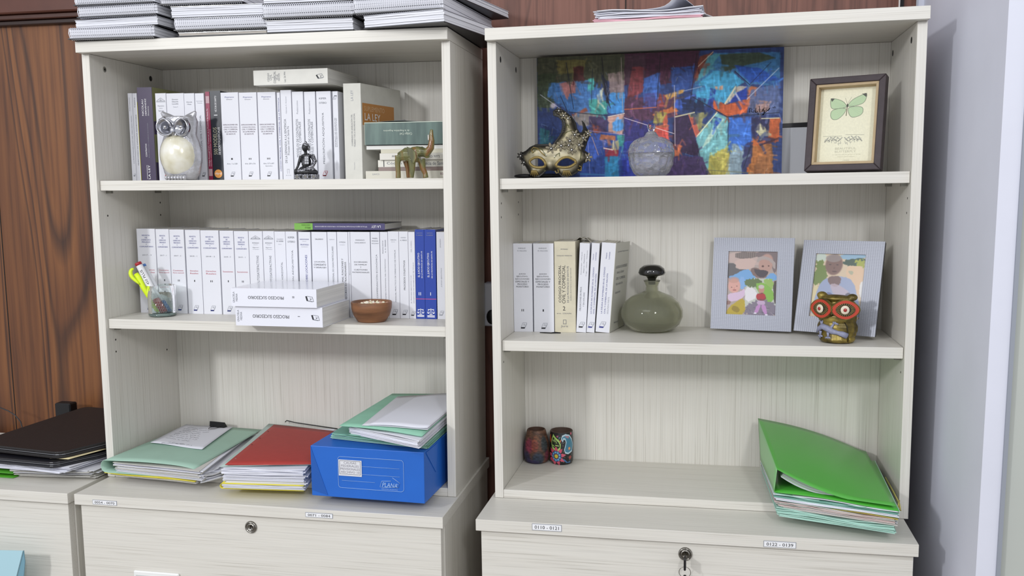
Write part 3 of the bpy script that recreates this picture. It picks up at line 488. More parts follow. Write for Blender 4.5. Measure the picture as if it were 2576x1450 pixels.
# ---- middle right shelf
YF3=at(UR,1315,835,'z',ZR2).y
def jui(n): 
    L=[('h','ENRIQUE',.47,.055,.38,.014,IG),('h','M. FALCÓN',.47,.082,.48,.015,IG)]
    for i,t in enumerate(('JUICIO','EJECUTIVO,','EJECUCIONES','ESPECIALES Y','PROCESO','MONITORIO')): L.append(('h',t,.47,.345+i*.0285,(.36,.6,.74,.72,.52,.66)[i],.018,IK))
    return L+[('h',n,.47,.755,.06*len(n),.026,IK),('logo',.5,.93,.012,IK,IL)]
BEI=M('#d0c9b2',.6,var=.08,vscale=45)
up_row(UR,[
 (1287,1338,613,835,"white 'Juicio Ejecutivo, Ejecuciones Especiales' volume II, leftmost on the middle right shelf",jui('II'),None),
 (1341,1392,613,836,"white 'Juicio Ejecutivo, Ejecuciones Especiales' volume I, beside the beige book",jui('I'),None),
 (1394,1447,608,838,"yellowed beige 'Código Procesal Civil y Comercial' volume 2",[('h','PEYRANO',.48,.085,.34,.014,IG),('h','VÁZQUEZ FERREYRA',.48,.155,.74,.016,IG),('v','CÓDIGO PROCESAL',.24,.26,.67,.15,IK),('v','CIVIL Y COMERCIAL',.44,.26,.68,.15,IK),('v','DE LA PROVINCIA DE SANTA FE',.64,.27,.67,.09,IG),('v','Análisis doctrinario y jurisprudencial',.78,.29,.65,.06,IG),('h','2',.45,.735,.12,.045,IK),('h','arts. 236/696',.45,.79,.7,.013,IG),('r',.4,.86,.42,.91,IG),('r',.53,.86,.55,.91,IG),('r',.4,.86,.55,.865,IG),('r',.4,.905,.55,.91,IG),('h','Juris',.46,.935,.34,.028,IG)],BEI),
],YF3,ZR2,G3,d0=.103)
# leaning three
for (tl,tr,bl,br,pb,lb,it,ex) in (
 (1459,1484.5,1449.5,1474,837,"leaning white book 'Obligaciones en Pesos y en Dólares'",[('v','Kemelmajer - Márquez',.25,.1,.35,.1,IG),('v','Pizarro - Pastorino',.5,.12,.33,.1,IG),('v','Trigo - Ubiría - Vázquez',.78,.08,.37,.1,IG),('v','OBLIGACIONES EN PESOS',.3,.49,.76,.16,IG),('v','Y EN DÓLARES',.62,.55,.71,.16,IG),('logo',.5,.915,.0115,IK,IL)],None),
 (1489,1507.5,1475.5,1495,837,"thin leaning white book 'La deuda de intereses', between two wider ones",[('v','Vázquez',.3,.12,.19,.14,NB),('v','Lorenzo',.6,.1,.19,.14,NB),('v','LA DEUDA DE INTERESES EN EL CÓDIGO',.4,.27,.79,.2,NB),('v','CIVIL Y COMERCIAL DE LA NACIÓN',.75,.34,.79,.2,NB),('logo',.5,.915,.0115,NB,IL)],None),
 (1514.5,1549,1498,1532.5,838,"last leaning white book 'La deuda de intereses, segunda parte', its cover showing",[('v','Vázquez',.4,.11,.18,.1,NB),('v','Lorenzo',.6,.1,.18,.1,NB),('v','LA DEUDA DE INTERESES EN EL CÓDIGO',.32,.27,.79,.12,NB),('v','CIVIL Y COMERCIAL DE LA NACIÓN',.55,.34,.79,.12,NB),('v','SEGUNDA PARTE',.78,.6,.79,.1,IL),('logo',.45,.915,.0125,NB,IL)],1)):
    A=at(UR,bl,pb,'y',YF3); B_=at(UR,tl,613,'y',YF3); C=at(UR,br,pb,'y',YF3); th=math.atan2(B_.x-A.x,B_.z-A.z)
    h=math.hypot(B_.x-A.x,B_.z-ZR2)
    side_c=M('#c6c5ba',.45)
    def cov(b,w,h,d): flare(b,w,h,d,.02,side_c,[(q[0],q[1],q[2],q[3],.03 if i in (1,2,3,4) else .02,IG) for i,q in enumerate((('Luis Andrés Vázquez Lorenzo',.9,.52,.75),('LA DEUDA DE INTERESES',.73,.5,.8),('EN EL CÓDIGO',.67,.45,.5),('CIVIL Y COMERCIAL',.6,.5,.66),('DE LA NACIÓN',.54,.42,.48),('SEGUNDA PARTE',.44,.36,.36),('Rubinzal',.1,.4,.3)))])
    book(UR,lb,A.x,YF3,ZR2+.0004+(C.x-A.x)*math.sin(th),(C.x-A.x)*math.cos(th),h,.106,it,PW,side=M('#c6c5ba',.45) if ex else None,group=G3,rot=Matrix.Rotation(th,4,'Y'),extra=cov if ex else None)
b=MB(); a=at(UR,1361,836,'z',ZR2); c=at(UR,1411,839,'z',ZR2); y0=min(a.y,c.y)-.004
b.tube([(a.x,y0+.003,ZR2+.0012),(a.x+.012,y0,ZR2+.0012),(a.x+.025,y0-.002,ZR2+.0012),(c.x-.012,y0+.001,ZR2+.0016),(c.x,y0+.002,ZR2+.0012)],[.0008,.0012,.0012,.002,.001],M('#17181a',.6),6); tag(b.build('ribbon',None,UR),'black ribbon lying at the foot of the beige book','ribbon')
b=MB(); a=at(UR,1440,606,'y',YF3+.06); c=at(UR,1490,606,'y',YF3+.06)
b.grid(lambda u,v:(a.x+u*(c.x-a.x),YF3+.05+v*.05,a.z-.004+.011*math.sin(math.pi*u)**.7*(1-.3*v)+.0016*math.sin(u*19+v*7)),20,8,M('#aaa69b',.8)); tag(b.build('torn_paper',None,UR,[SOL(.001)]),'crumpled grey paper wrapper poking up behind the beige book','paper')
# ---------------------------------------------------------------- painted grids
class Ras:
    """a small painted surface: colours laid on a grid that becomes the vertices of a sheet"""
    def __init__(s,w,h,x0,x1,y0,y1,bg):
        s.w,s.h=w,h; s.X,s.Y=np.meshgrid(np.linspace(x0,x1,w),np.linspace(y0,y1,h)); s.C=np.zeros((h,w,3)); s.C[:]=s.c(bg); s.rg=np.random.RandomState(3); s.px=(x1-x0)/w
    def c(s,h): return np.array([int(h.lstrip('#')[i:i+2],16)/255 for i in (0,2,4)])
    def put(s,m,col,a=1):
        m=(m*a)[...,None]; s.C=s.C*(1-m)+s.c(col)*m
    def inside(s,P,X=None,Y=None):
        X=s.X if X is None else X; Y=s.Y if Y is None else Y; r=np.zeros(X.shape,bool); n=len(P)
        for i in range(n):
            x1,y1=P[i]; x2,y2=P[(i+1)%n]
            if y1==y2: continue
            k=((y1>Y)!=(y2>Y))&(X<(x2-x1)*(Y-y1)/(y2-y1)+x1); r^=k
        return r
    def noise(s,k,seed=0):
        g=np.random.RandomState(seed).rand(k+2,k+2); u=np.linspace(0,k,s.w); v=np.linspace(0,k,s.h); i=u.astype(int); j=v.astype(int); fu=(u-i)[None,:]; fv=(v-j)[:,None]
        fu=fu*fu*(3-2*fu); fv=fv*fv*(3-2*fv); G=lambda a,b:g[np.ix_(j+a,i+b)]
        return G(0,0)*(1-fu)*(1-fv)+G(0,1)*fu*(1-fv)+G(1,0)*(1-fu)*fv+G(1,1)*fu*fv-.5
    def poly(s,P,col,a=1,rough=0):
        X,Y=s.X,s.Y
        if rough: X=X+s.noise(40,1)*rough; Y=Y+s.noise(44,2)*rough
        s.put(s.inside(P,X,Y).astype(float),col,a)
    def line(s,p,q,w,col,a=1):
        d=np.array(q,float)-p; L=np.hypot(*d)+1e-9; t=np.clip(((s.X-p[0])*d[0]+(s.Y-p[1])*d[1])/L**2,0,1)
        r=np.hypot(s.X-p[0]-t*d[0],s.Y-p[1]-t*d[1]); s.put(np.clip((w/2-r)/s.px+.5,0,1),col,a)
    def path(s,P,w,col,a=1):
        for i in range(len(P)-1): s.line(P[i],P[i+1],w,col,a)
    def ell(s,cx,cy,rx,ry,col,a=1,ang=0,soft=.08):
        dx,dy=s.X-cx,s.Y-cy; ca,sa=math.cos(ang),math.sin(ang); r=np.hypot((dx*ca+dy*sa)/rx,(-dx*sa+dy*ca)/ry); s.put(np.clip((1-r)/soft,0,1),col,a)
    def grain(s,a,k=60,seed=5): s.C=np.clip(s.C*(1+a*s.noise(k,seed)[...,None]*2),0,1)
    def blur(s,n=1):
        for _ in range(n):
            P=np.pad(s.C,((1,1),(1,1),(0,0)),'edge'); s.C=(P[1:-1,1:-1]*2+P[:-2,1:-1]+P[2:,1:-1]+P[1:-1,:-2]+P[1:-1,2:])/6
    def lin(s): 
        c=np.clip(s.C,0,1); c=np.where(c<=.04045,c/12.92,((c+.055)/1.055)**2.4); return np.concatenate([c,np.ones(c.shape[:2]+(1,))],2).reshape(-1,4)
    def sheet(s,fn,name,parent,mat,Mw=None,mods=(),skip=None):
        b=MB(); b.grid(fn,s.w,s.h,mat,skip=skip); return b.build(name,parent,Mw,mods,cols=s.lin())
def planeM(BL,BR,tilt=0):
    ex=Vector((BR[0]-BL[0],BR[1]-BL[1],0)); W=ex.length; ex.normalize(); e0=Vector((-ex.y,ex.x,0)); Z=Vector((0,0,1))
    ez=Z*math.cos(tilt)+e0*math.sin(tilt); ey=e0*math.cos(tilt)-Z*math.sin(tilt)
    m=Matrix((ex,ey,ez)).transposed().to_4x4(); m.translation=Vector(BL)+Vector((0,0,.03*math.sin(tilt))); return m,W
# ---- abstract painting
YP=.212
pBL=at(UR,1353.5,442,'y',YP); pBR=at(UR,1966,437,'y',YP); pTL=at(UR,1355,147,'y',YP); pTR=at(UR,1970.5,116,'y',YP)
hP=(pTL.z+pTR.z)/2-ZR1-.0005; t=thing('painting','wide abstract canvas of blue, orange and teal planes, leaning at the back','painting',UR,(pBL.x,YP,ZR1+.0005))
WP=pBR.x-pBL.x; b=MB(); b.box(0,WP,.0012,.02,0,hP,M('#17161b',.6),.0015); b.build('stretched_canvas',t)
R=Ras(470,250,300,2510,0,1000,'#2f3f6e')
def V(x,y): u=(x-297)/2207; return (x,(y-(130-118*u))/(1063+92*u)*1000)
def PP(P,c,a=1,r=12): R.poly([V(*p) for p in P],c,a,r)
for P,c in [([(300,100),(1110,80),(1110,330),(800,330),(300,380)],'#4a4a33'),([(300,280),(480,260),(460,560),(300,560)],'#3c4630'),([(480,150),(760,140),(740,260),(500,270)],'#6a6238'),([(640,200),(740,200),(740,330),(640,330)],'#4a1f22'),
 ([(1110,60),(1780,30),(1760,330),(1110,360)],'#4a2236'),([(1110,100),(1300,90),(1290,340),(1120,340)],'#4b3340'),([(1180,200),(1280,200),(1280,420),(1130,480)],'#7c3a3e'),([(1290,300),(1430,240),(1430,430),(1280,430)],'#3c62a8'),([(1530,200),(1740,180),(1720,420),(1540,400)],'#2e4a86'),([(1780,100),(1900,60),(1800,270),(1740,300)],'#7a3d2c'),
 ([(410,350),(830,320),(960,480),(950,620),(600,600),(480,520),(400,460)],'#3f6ea6'),([(780,310),(830,300),(830,400),(770,420)],'#4aa7a0'),([(520,350),(660,330),(660,430),(600,440),(580,500),(550,430)],'#b0706a'),([(780,470),(950,500),(950,620),(790,620)],'#3f9187'),([(960,260),(1110,240),(1110,470),(980,470)],'#8d7a78'),([(980,430),(1110,420),(1110,600),(960,610)],'#3d86c4'),([(870,560),(850,470),(930,350),(900,480)],'#b5b29a'),([(900,250),(950,330),(980,500),(950,520),(905,330)],'#161c36'),
 ([(300,560),(600,600),(620,760),(500,1190),(300,1190)],'#2d3f70'),([(320,740),(420,760),(400,900),(310,880)],'#2f6a74'),([(600,640),(760,600),(930,640),(930,760),(700,720)],'#7d746e'),([(620,620),(760,560),(770,590),(640,640)],'#8c4a36'),([(780,640),(960,640),(940,790),(780,780)],'#3d3156'),([(960,640),(1110,610),(1100,800),(960,780)],'#b98f7e'),([(1000,690),(1100,660),(1100,760),(1010,770)],'#3f86c6'),([(800,700),(880,720),(900,800),(830,790)],'#8a4a3c'),
 ([(740,770),(1100,800),(1110,1190),(700,1190)],'#33509a'),([(890,800),(1030,810),(1030,850),(880,840)],'#b06a48'),([(920,910),(1060,930),(1050,1000),(940,1000)],'#a13340'),([(930,1000),(1060,990),(1060,1190),(930,1190)],'#2f86b0'),([(1040,810),(1110,800),(1100,900),(1060,900)],'#3c8f88'),([(1000,860),(1060,850),(1060,940),(990,930)],'#aaa07a'),
 ([(1110,480),(1600,440),(1560,640),(1110,700)],'#57344a'),([(1290,430),(1440,420),(1450,560),(1280,570)],'#4a4a86'),([(1400,430),(1480,440),(1460,560),(1410,560)],'#8a3f38'),([(1480,450),(1650,390),(1640,430),(1500,490)],'#b98a44'),([(1360,620),(1560,540),(1600,590),(1400,640)],'#b96a3a'),([(1110,640),(1400,700),(1360,880),(1110,860)],'#332f6e'),([(1380,640),(1500,620),(1510,860),(1350,870)],'#b4583e'),([(1390,590),(1500,600),(1440,720),(1370,700)],'#8a8446'),([(1420,740),(1510,740),(1490,860),(1350,850)],'#b84a44'),
 ([(1560,620),(1700,620),(1800,1000),(1530,940)],'#3a2644'),([(1560,470),(1700,460),(1680,560),(1560,560)],'#3f5fb4'),([(1620,470),(1830,500),(1830,600),(1640,580)],'#1d2a4c'),([(1690,610),(1830,600),(1800,730),(1760,800)],'#8f8a58'),([(1700,640),(1740,640),(1790,800),(1750,810)],'#b05548'),
 ([(1720,440),(1760,280),(1900,70),(2300,60),(2480,60),(2480,360),(2210,350),(2090,230),(2060,260),(1980,480)],'#3a6f9c'),([(1950,80),(2300,60),(2440,110),(2220,170),(2000,230)],'#3f4a38'),([(2080,180),(2300,200),(2470,300),(2230,340)],'#234a9a'),([(1900,230),(2080,240),(2180,330),(2100,370),(2020,520),(1900,490),(1750,460),(1780,340)],'#3f93b8'),([(1860,90),(1960,70),(1850,260),(1740,340)],'#4f8f9a'),([(2100,370),(2210,360),(2200,490),(2040,520)],'#233f9a'),([(2110,360),(2200,370),(2110,420),(2040,520),(2010,520)],'#b4a896'),([(1890,480),(2030,530),(2200,480),(2200,600),(2030,640),(1880,560)],'#bf5a30'),([(1920,370),(1990,360),(1990,400),(1930,400)],'#b98a72'),([(1880,380),(1930,400),(1900,520),(1860,540)],'#27408e'),
 ([(2200,360),(2300,380),(2240,560),(2200,540)],'#b86a44'),([(2230,400),(2480,330),(2480,620),(2220,620)],'#56648c'),([(2290,480),(2400,500),(2380,600),(2260,600)],'#9a7a72'),
 ([(1920,600),(2040,650),(2060,900),(1960,1180),(1800,1100),(1760,820)],'#6fa8a8'),([(1950,640),(2000,660),(1880,860),(1800,930)],'#a9c4b4'),([(1930,640),(1980,660),(1920,760),(1900,760)],'#2a4fae'),([(2040,650),(2240,640),(2240,850),(2080,1000),(2040,900)],'#3868b8'),([(2240,640),(2400,650),(2380,780),(2250,850)],'#2e2c50'),([(2270,750),(2320,700),(2390,770),(2330,840)],'#c0bb94'),([(2400,650),(2490,650),(2480,860),(2380,880)],'#b0582e'),([(2300,850),(2380,820),(2480,840),(2350,910)],'#4a2f3c'),([(2250,820),(2340,920),(2240,1160),(2200,1140)],'#c0642f'),([(2240,900),(2420,880),(2440,1160),(2220,1160)],'#9a6438'),([(2180,900),(2260,860),(2240,1060),(2170,1140)],'#3a3a60'),([(1880,960),(2050,920),(2060,1180),(1860,1180)],'#a79a48'),([(2060,880),(2180,900),(2160,1160),(2040,1170)],'#7d8f96'),([(1530,880),(1640,900),(1600,1000),(1540,990)],'#b0603c'),([(1510,990),(1820,1000),(1860,1180),(1480,1190)],'#49365c'),([(1370,860),(1520,870),(1520,960),(1380,920)],'#2c4a80'),([(1110,860),(1360,880),(1200,1190),(1080,1190)],'#2b3a96')]: PP(P,c,.92)
R.blur(1)
for i in range(900):
    x=R.rg.uniform(310,2480); y=R.rg.uniform(150,1170); u_,v_=V(x,y); iy=int(max(0,min(249,v_/1000*249))); ix=int(max(0,min(469,(u_-300)/2210*469))); c_=R.C[iy,ix]*R.rg.uniform(.72,1.3)+R.rg.uniform(-.03,.05); a=R.rg.normal(0,.35)+(math.pi/2 if R.rg.rand()<.6 else R.rg.uniform(-.8,.8)); l=R.rg.uniform(25,90)
    R.line((u_,v_),(u_+l*math.cos(a),v_+l*math.sin(a)),R.rg.uniform(7,24),'#'+''.join('%02x'%int(255*max(0,min(1,q))) for q in c_),.6)
for k,(sd,am) in enumerate(((11,.16),(12,.14))): 
    g=np.random.RandomState(sd).rand(R.h//(3 if k else 12)+2,R.w//(12 if k else 3)+2); gi=np.linspace(0,g.shape[0]-1.01,R.h); gj=np.linspace(0,g.shape[1]-1.01,R.w); R.C=np.clip(R.C*(1+am*(g[np.ix_(gi.astype(int),gj.astype(int))]-.5)[...,None]),0,1)
R.blur(1)
def LN(p,q,w,c,a=.85): R.line(V(*p),V(*q),w,c,a)
for p,q,w,c in [((905,120),(930,400),7,'#14141c'),((930,400),(980,560),7,'#14141c'),((1080,120),(1095,600),5,'#a99a94'),((1435,90),(1400,560),5,'#1a1420'),((1755,80),(1700,520),5,'#1a1420'),((575,170),(640,570),6,'#1c2236'),((820,220),(805,520),5,'#1c2236'),((520,460),(585,600),6,'#1c2236'),((600,600),(950,630),6,'#1c1c30'),((960,640),(1110,610),6,'#e0d2c2'),((740,760),(1110,800),5,'#8f86b0'),((1110,650),(1560,790),5,'#d9c9c4'),((1560,360),(1570,900),5,'#cfc6c8'),((1110,575),(1400,555),7,'#c4683c'),((1570,640),(1740,600),10,'#c9c096'),((1640,410),(1800,370),5,'#9aa4b8'),((1900,60),(1770,190),6,'#c9b8a4'),((1720,460),(2030,640),6,'#1c2436'),((2030,640),(2480,600),6,'#1c2436'),((2040,650),(2040,900),6,'#1a2030'),((2100,370),(2010,520),14,'#c9bea0'),((2090,230),(2220,350),6,'#101830'),((2470,200),(2200,480),6,'#aab4c8'),((2220,350),(2400,150),4,'#101830'),((1760,820),(1940,600),9,'#cfd0b0'),((1690,620),(1760,820),9,'#c0604c'),((2480,650),(2330,655),8,'#c8c4a0'),((810,820),(870,980),6,'#b08a80'),((1010,850),(1010,930),7,'#d8ccb8'),((920,920),(1000,935),9,'#e6ddd0'),((330,450),(560,600),5,'#b8b8c8'),((770,820),(790,1150),4,'#9a9ac8'),((700,1150),(940,1160),12,'#3f78ac'),((1850,1120),(2260,1150),5,'#6b6a50'),((2240,900),(2180,1100),7,'#22283c'),((2320,900),(2480,830),7,'#3a2230')]: LN(p,q,w,c)
R.ell(*V(450,545),40,30,'#c9bccb',.8,0,.6)
for i in range(130):
    x=R.rg.uniform(320,2480); y=R.rg.uniform(180,1150); a=R.rg.uniform(-.5,.5)+(math.pi/2 if R.rg.rand()<.65 else 0); l=R.rg.uniform(15,70)
    LN((x,y),(x+l*math.cos(a),y+l*math.sin(a)),R.rg.uniform(3,6),['#7f94b8','#a89c8c','#171a2c','#7a5a50'][i%4],.4)
g_=R.C.mean(2,keepdims=True); R.C=np.clip(((R.C*.9+g_*.1)-.36)*1.25+.37,0.03,1)
R.sheet(lambda u,v:(u*WP,.0008,hP*(1-v)),'painted_face',t,vcol(.62,bump=.25))
b=MB(); SG=[(2222,600),(2225,560),(2245,570),(2235,590),(2255,600),(2262,580),(2275,600),(2278,560),(2280,605),(2292,585),(2300,620)],[(2305,540),(2312,600),(2335,590),(2345,570),(2350,610),(2342,625),(2356,580),(2370,575),(2385,585),(2400,560)],[(2330,585),(2345,560),(2400,560),(2330,625)],[(2425,550),(2430,560)],[(2440,545),(2442,560)]
for S in SG: 
    pts=[((V(x,y)[0]-300)/2210*WP,.0002,hP*(1-V(x,y)[1]/1000)) for x,y in S]; b.tube(pts,.0006,M('#15161f',.5),4)
b.build('signature',t)
# board with black edge behind
a=at(UR,1940,318,'y',.238); c=at(UR,2060,313,'y',.238); t=thing('framed_board','white board with a black top edge between the painting and the butterfly frame','board',UR,(a.x,.238,ZR1+.0003))
w=c.x-a.x; b=MB(); b.box(0,w,0,.005,0,a.z-ZR1-.004,M('#c3c5cb',.6)); b.build('board',t)
b=MB(); b.hexa([(0,-.002,a.z-ZR1-.004),(w,-.002,a.z-ZR1-.002),(w,.006,a.z-ZR1-.002),(0,.006,a.z-ZR1-.004),(0,-.002,a.z-ZR1+.004),(w,-.002,a.z-ZR1+.0065),(w,.006,a.z-ZR1+.0065),(0,.006,a.z-ZR1+.004)],M('#17171a',.4)); b.build('edge_strip',t)
# ---- butterfly shadow box
BL=at(UR,2022,434,'y',.105); BL.z=ZR1+.0004; ph=.36; Wf=.142
BR=(BL.x+Wf*math.cos(ph),BL.y-Wf*math.sin(ph),BL.z); Mx,W=planeM(BL,BR,.16)
t=thing('butterfly_frame','dark brown shadow-box frame with a green butterfly print, on the upper right shelf','picture frame',UR@Mx)
Hf=.182; BRN=M('#3d3337',.55,var=.2,vscale=50,bump=.2,bscale=200); INB=M('#b59f7c',.6,var=.1,vscale=60)
def ring(name,x0,x1,z0,z1,w,y0,y1,m,par,c=.001):
    b=MB(); A=[(x0,z0),(x1,z0),(x1,z1),(x0,z1)]; B=[(x0+w,z0+w),(x1-w,z0+w),(x1-w,z1-w),(x0+w,z1-w)]
    for i in range(4):
        j=(i+1)%4; P=[A[i],A[j],B[j],B[i]]; b.add([(p[0],y0,p[1]) for p in P]+[(p[0],y1,p[1]) for p in P],[(0,1,2,3),(7,6,5,4),(0,4,5,1),(1,5,6,2),(2,6,7,3),(3,7,4,0)],m)
    return b.build(name,par,mods=[BEV(c,2)] if c else ())
ring('frame',0,W,0,Hf,.0125,0,.026,BRN,t,.0015); ring('inner_frame',.0127,W-.0127,.0127,Hf-.0127,.005,.003,.022,INB,t,.0004)
b=MB(); b.box(.0125,W-.0125,.022,.025,.0125,Hf-.0125,BRN); b.box(W*.35,W*.65,.0262,.029,.0,Hf*.6,BLACK); b.build('back_board',t)
def chaik(P,n=2):
    for _ in range(n): P=[q for i in range(len(P)) for q in ((P[i][0]*.75+P[(i+1)%len(P)][0]*.25,P[i][1]*.75+P[(i+1)%len(P)][1]*.25),(P[i][0]*.25+P[(i+1)%len(P)][0]*.75,P[i][1]*.25+P[(i+1)%len(P)][1]*.75))]
    return P
R=Ras(190,240,500,1110,270,1110,'#e3e0c6'); R.grain(.02)
X0,X1=500,1100
G='#b4cba4'; OL='#5f6a58'
for P in ([(790,470),(740,410),(620,375),(612,420),(625,500),(700,500),(790,490)],[(800,465),(850,400),(985,345),(995,370),(975,450),(900,475),(810,485)],[(785,490),(640,505),(618,560),(640,615),(690,625),(740,590),(780,540)],[(810,485),(940,485),(968,520),(955,580),(870,608),(830,590),(805,530)]):
    P=chaik(P); R.poly(P,G); R.path(P+[P[0]],4.5,OL,.9)
for P in ([(612,380),(660,385),(630,420)],[(940,350),(992,345),(990,390)]): R.poly(P,'#4d5048')
for i in range(9): R.line((790,480),(640+i*8,410+i*22),1.6,'#8aa084',.4); R.line((805,478),(960-i*4,380+i*24),1.6,'#8aa084',.4)
R.ell(797,470,9,22,'#3c3a34'); R.line((795,490),(790,580),9,'#6a6450'); R.line((792,445),(770,385),2.5,'#6a6a5c'); R.line((802,445),(835,380),2.5,'#6a6a5c')
for s in (-1,1):
    for i in range(15):
        x=775+s*(20+i*12); y=800+abs(i-7)*2+ (i%3)*14; R.ell(x,y+14,18,6,['#8f9088','#a6a69a','#77786f'][i%3],.8,s*(-.6 if i%2 else .7)); R.ell(x+s*4,y+60-(i*3),16,5,'#9b9b90',.6,s*.9+1.2 if i%2 else 1.3)
R.line((560,800),(760,805),3,'#77786f'); R.line((800,790),(990,800),3,'#77786f')
R.sheet(lambda u,v:(.0165+u*(W-.033),.0215,.0165+(1-v)*(Hf-.033)),'print',t,vcol(.6))
b=MB(); yy=.0211
for s,cx,v,w_,h_ in (('BEAUTIFUL',.43,.8,.36,.028),('BUTTERFLY',.43,.84,.36,.028),('A walk through the garden of spring',.45,.88,.48,.012),('nature and colour',.45,.905,.3,.012),('1865',.45,.955,.1,.012)): b.text(s,(.0165+cx*(W-.033)+.008,yy,.0165+(1-v)*(Hf-.033)),(1,0,0),(0,0,1),w_*(W-.033),h_*(Hf-.033),M('#c6c4b0',.7))
b.build('caption',t)
# ---- photo frames
SIL=None
def silver_mat():
    m=D.materials.new('woven_silver'); m.use_nodes=True; nt=m.node_tree; b=nt.nodes['Principled BSDF']; b.inputs['Base Color'].default_value=lin('#9a9da8'); b.inputs['Metallic'].default_value=.25; b.inputs['Roughness'].default_value=.42
    tc=nt.nodes.new('ShaderNodeTexCoord'); mp=nt.nodes.new('ShaderNodeMapping'); mp.inputs['Scale'].default_value=(230,230,330); nt.links.new(tc.outputs['Object'],mp.inputs[0])
    w=[]
    for d in ('X','Z'):
        x=nt.nodes.new('ShaderNodeTexWave'); x.bands_direction=d; x.inputs['Scale'].default_value=.32; x.inputs['Distortion'].default_value=.3; nt.links.new(mp.outputs[0],x.inputs[0]); w.append(x)
    mu=nt.nodes.new('ShaderNodeMath'); mu.operation='MULTIPLY'; nt.links.new(w[0].outputs[1],mu.inputs[0]); nt.links.new(w[1].outputs[1],mu.inputs[1])
    bp=nt.nodes.new('ShaderNodeBump'); bp.inputs['Strength'].default_value=.2; bp.inputs['Distance'].default_value=.0012; nt.links.new(mu.outputs[0],bp.inputs['Height']); nt.links.new(bp.outputs[0],b.inputs['Normal'])
    return m
SIL=silver_mat()
def photo_frame(label,BLp,BRp,h,tilt,ras,win):
    BL=at(UR,*BLp,'z',ZR2); BR=at(UR,*BRp,'z',ZR2); BL.z=BR.z=ZR2+.0005; Mx,W=planeM(BL,BR,tilt); t=thing('photo_frame',label,'photo frame',UR@Mx,group='silver photo frames on the middle right shelf')
    u0,u1,v0,v1=win; x0,x1,z0,z1=u0*W,u1*W,(1-v1)*h,(1-v0)*h
    b=MB(); A=[(0,0),(W,0),(W,h),(0,h)]; B=[(x0,z0),(x1,z0),(x1,z1),(x0,z1)]
    for i in range(4):
        j=(i+1)%4; P=[A[i],A[j],B[j],B[i]]; b.add([(p[0],0,p[1]) for p in P]+[(p[0],.004,p[1]) for p in P],[(0,1,2,3),(7,6,5,4),(0,4,5,1),(1,5,6,2),(2,6,7,3),(3,7,4,0)],SIL)
    b.build('front_frame',t); b=MB(); b.box(.001,W-.001,.0041,.011,.001,h-.001,M('#15151a',.6)); b.build('back_board',t)
    b=MB(); q=math.tan(tilt); 
    b.hexa([(W*.4,.0112,0.03),(W*.6,.0112,.03),(W*.6,.013,.03),(W*.4,.013,.03),(W*.4,.0112,h*.7),(W*.6,.0112,h*.7),(W*.6,.013,h*.7),(W*.4,.013,h*.7)],M('#15151a',.6)); b.build('stand',t)
    o=ras.sheet(lambda u,v:(x0-.001+u*(x1-x0+.002),.0036,z1+.001-v*(z1-z0+.002)),'photograph',t,vcol(.25,coat=.6))
    return t
R=Ras(150,205,0,100,0,133,'#a89a94')
def E_(x,y): return ((x-(315-45*(y-250)/770))/(565+20*(y-250)/770)*100,(y-250)/770*133)
def PE(P,c,a=1,r=1): R.poly(chaik([E_(*p) for p in P],1),c,a,r)
def EE(x,y,rx,ry,c,a=1,ang=0,soft=.15): q=E_(x,y); R.ell(q[0],q[1],rx/5.7,ry/5.8,c,a,ang,soft)
PE([(300,250),(900,250),(880,420),(300,420)],'#b9a49e'); PE([(390,262),(700,262),(640,330),(395,350)],'#6e625f')
for i in range(12): q=E_(410+i*24,265); R.line(q,(q[0],q[1]+11),1,'#9c8f8a',.8)
PE([(390,345),(640,335),(600,470),(390,470)],'#c3aaa2'); PE([(290,400),(400,400),(390,470),(560,470),(480,590),(280,600)],'#5d5a5c'); PE([(620,250),(900,250),(880,330),(860,480),(830,520),(800,400),(640,330)],'#77696a')
PE([(300,560),(370,545),(470,480),(560,465),(640,600),(640,680),(380,680)],'#6f9fd0'); PE([(740,560),(810,495),(870,550),(860,600),(720,600)],'#6f9fd0'); PE([(560,470),(620,440),(760,500),(740,580),(600,560)],'#7a6460')
EE(740,400,85,130,'#b28f84',1,.2); PE([(640,330),(720,300),(840,360),(850,440),(830,470),(800,370),(700,340),(640,400)],'#a79a96'); PE([(600,460),(640,470),(770,480),(760,530),(690,575),(620,520)],'#4a4248'); EE(705,430,14,12,'#5a403c'); EE(770,425,10,8,'#5a403c')
PE([(440,560),(500,560),(500,700),(440,720)],'#7fa6d6'); EE(375,670,76,95,'#cf9d92'); EE(370,600,70,40,'#b98d80',.7); EE(345,690,7,5,'#4a3430'); EE(405,675,7,5,'#4a3430'); EE(378,722,22,7,'#8f4a4a'); EE(375,700,6,6,'#b8786c')
PE([(290,770),(450,740),(500,690),(505,800),(350,870),(300,840)],'#cdb4cc'); PE([(280,850),(340,860),(320,900),(270,900)],'#8a6a62'); PE([(270,1030),(285,960),(370,880),(500,795),(500,1030)],'#b09a2c'); PE([(360,900),(440,940),(420,1000),(330,960)],'#8f7a20')
PE([(500,575),(880,575),(870,1040),(495,1040)],'#b9bdb4',1,0); PE([(505,580),(700,580),(680,680),(500,680)],'#5f7048',1,5); PE([(700,580),(830,580),(830,720),(740,720)],'#8fb05c',1,6); PE([(600,640),(720,620),(830,720),(830,850),(720,850)],'#7fae4a'); PE([(500,680),(610,690),(650,800),(500,880)],'#d9d6da'); PE([(820,600),(880,600),(870,870),(830,870)],'#4d4640'); PE([(500,900),(680,820),(870,870),(860,1040),(495,1040)],'#7a7280',1,8)
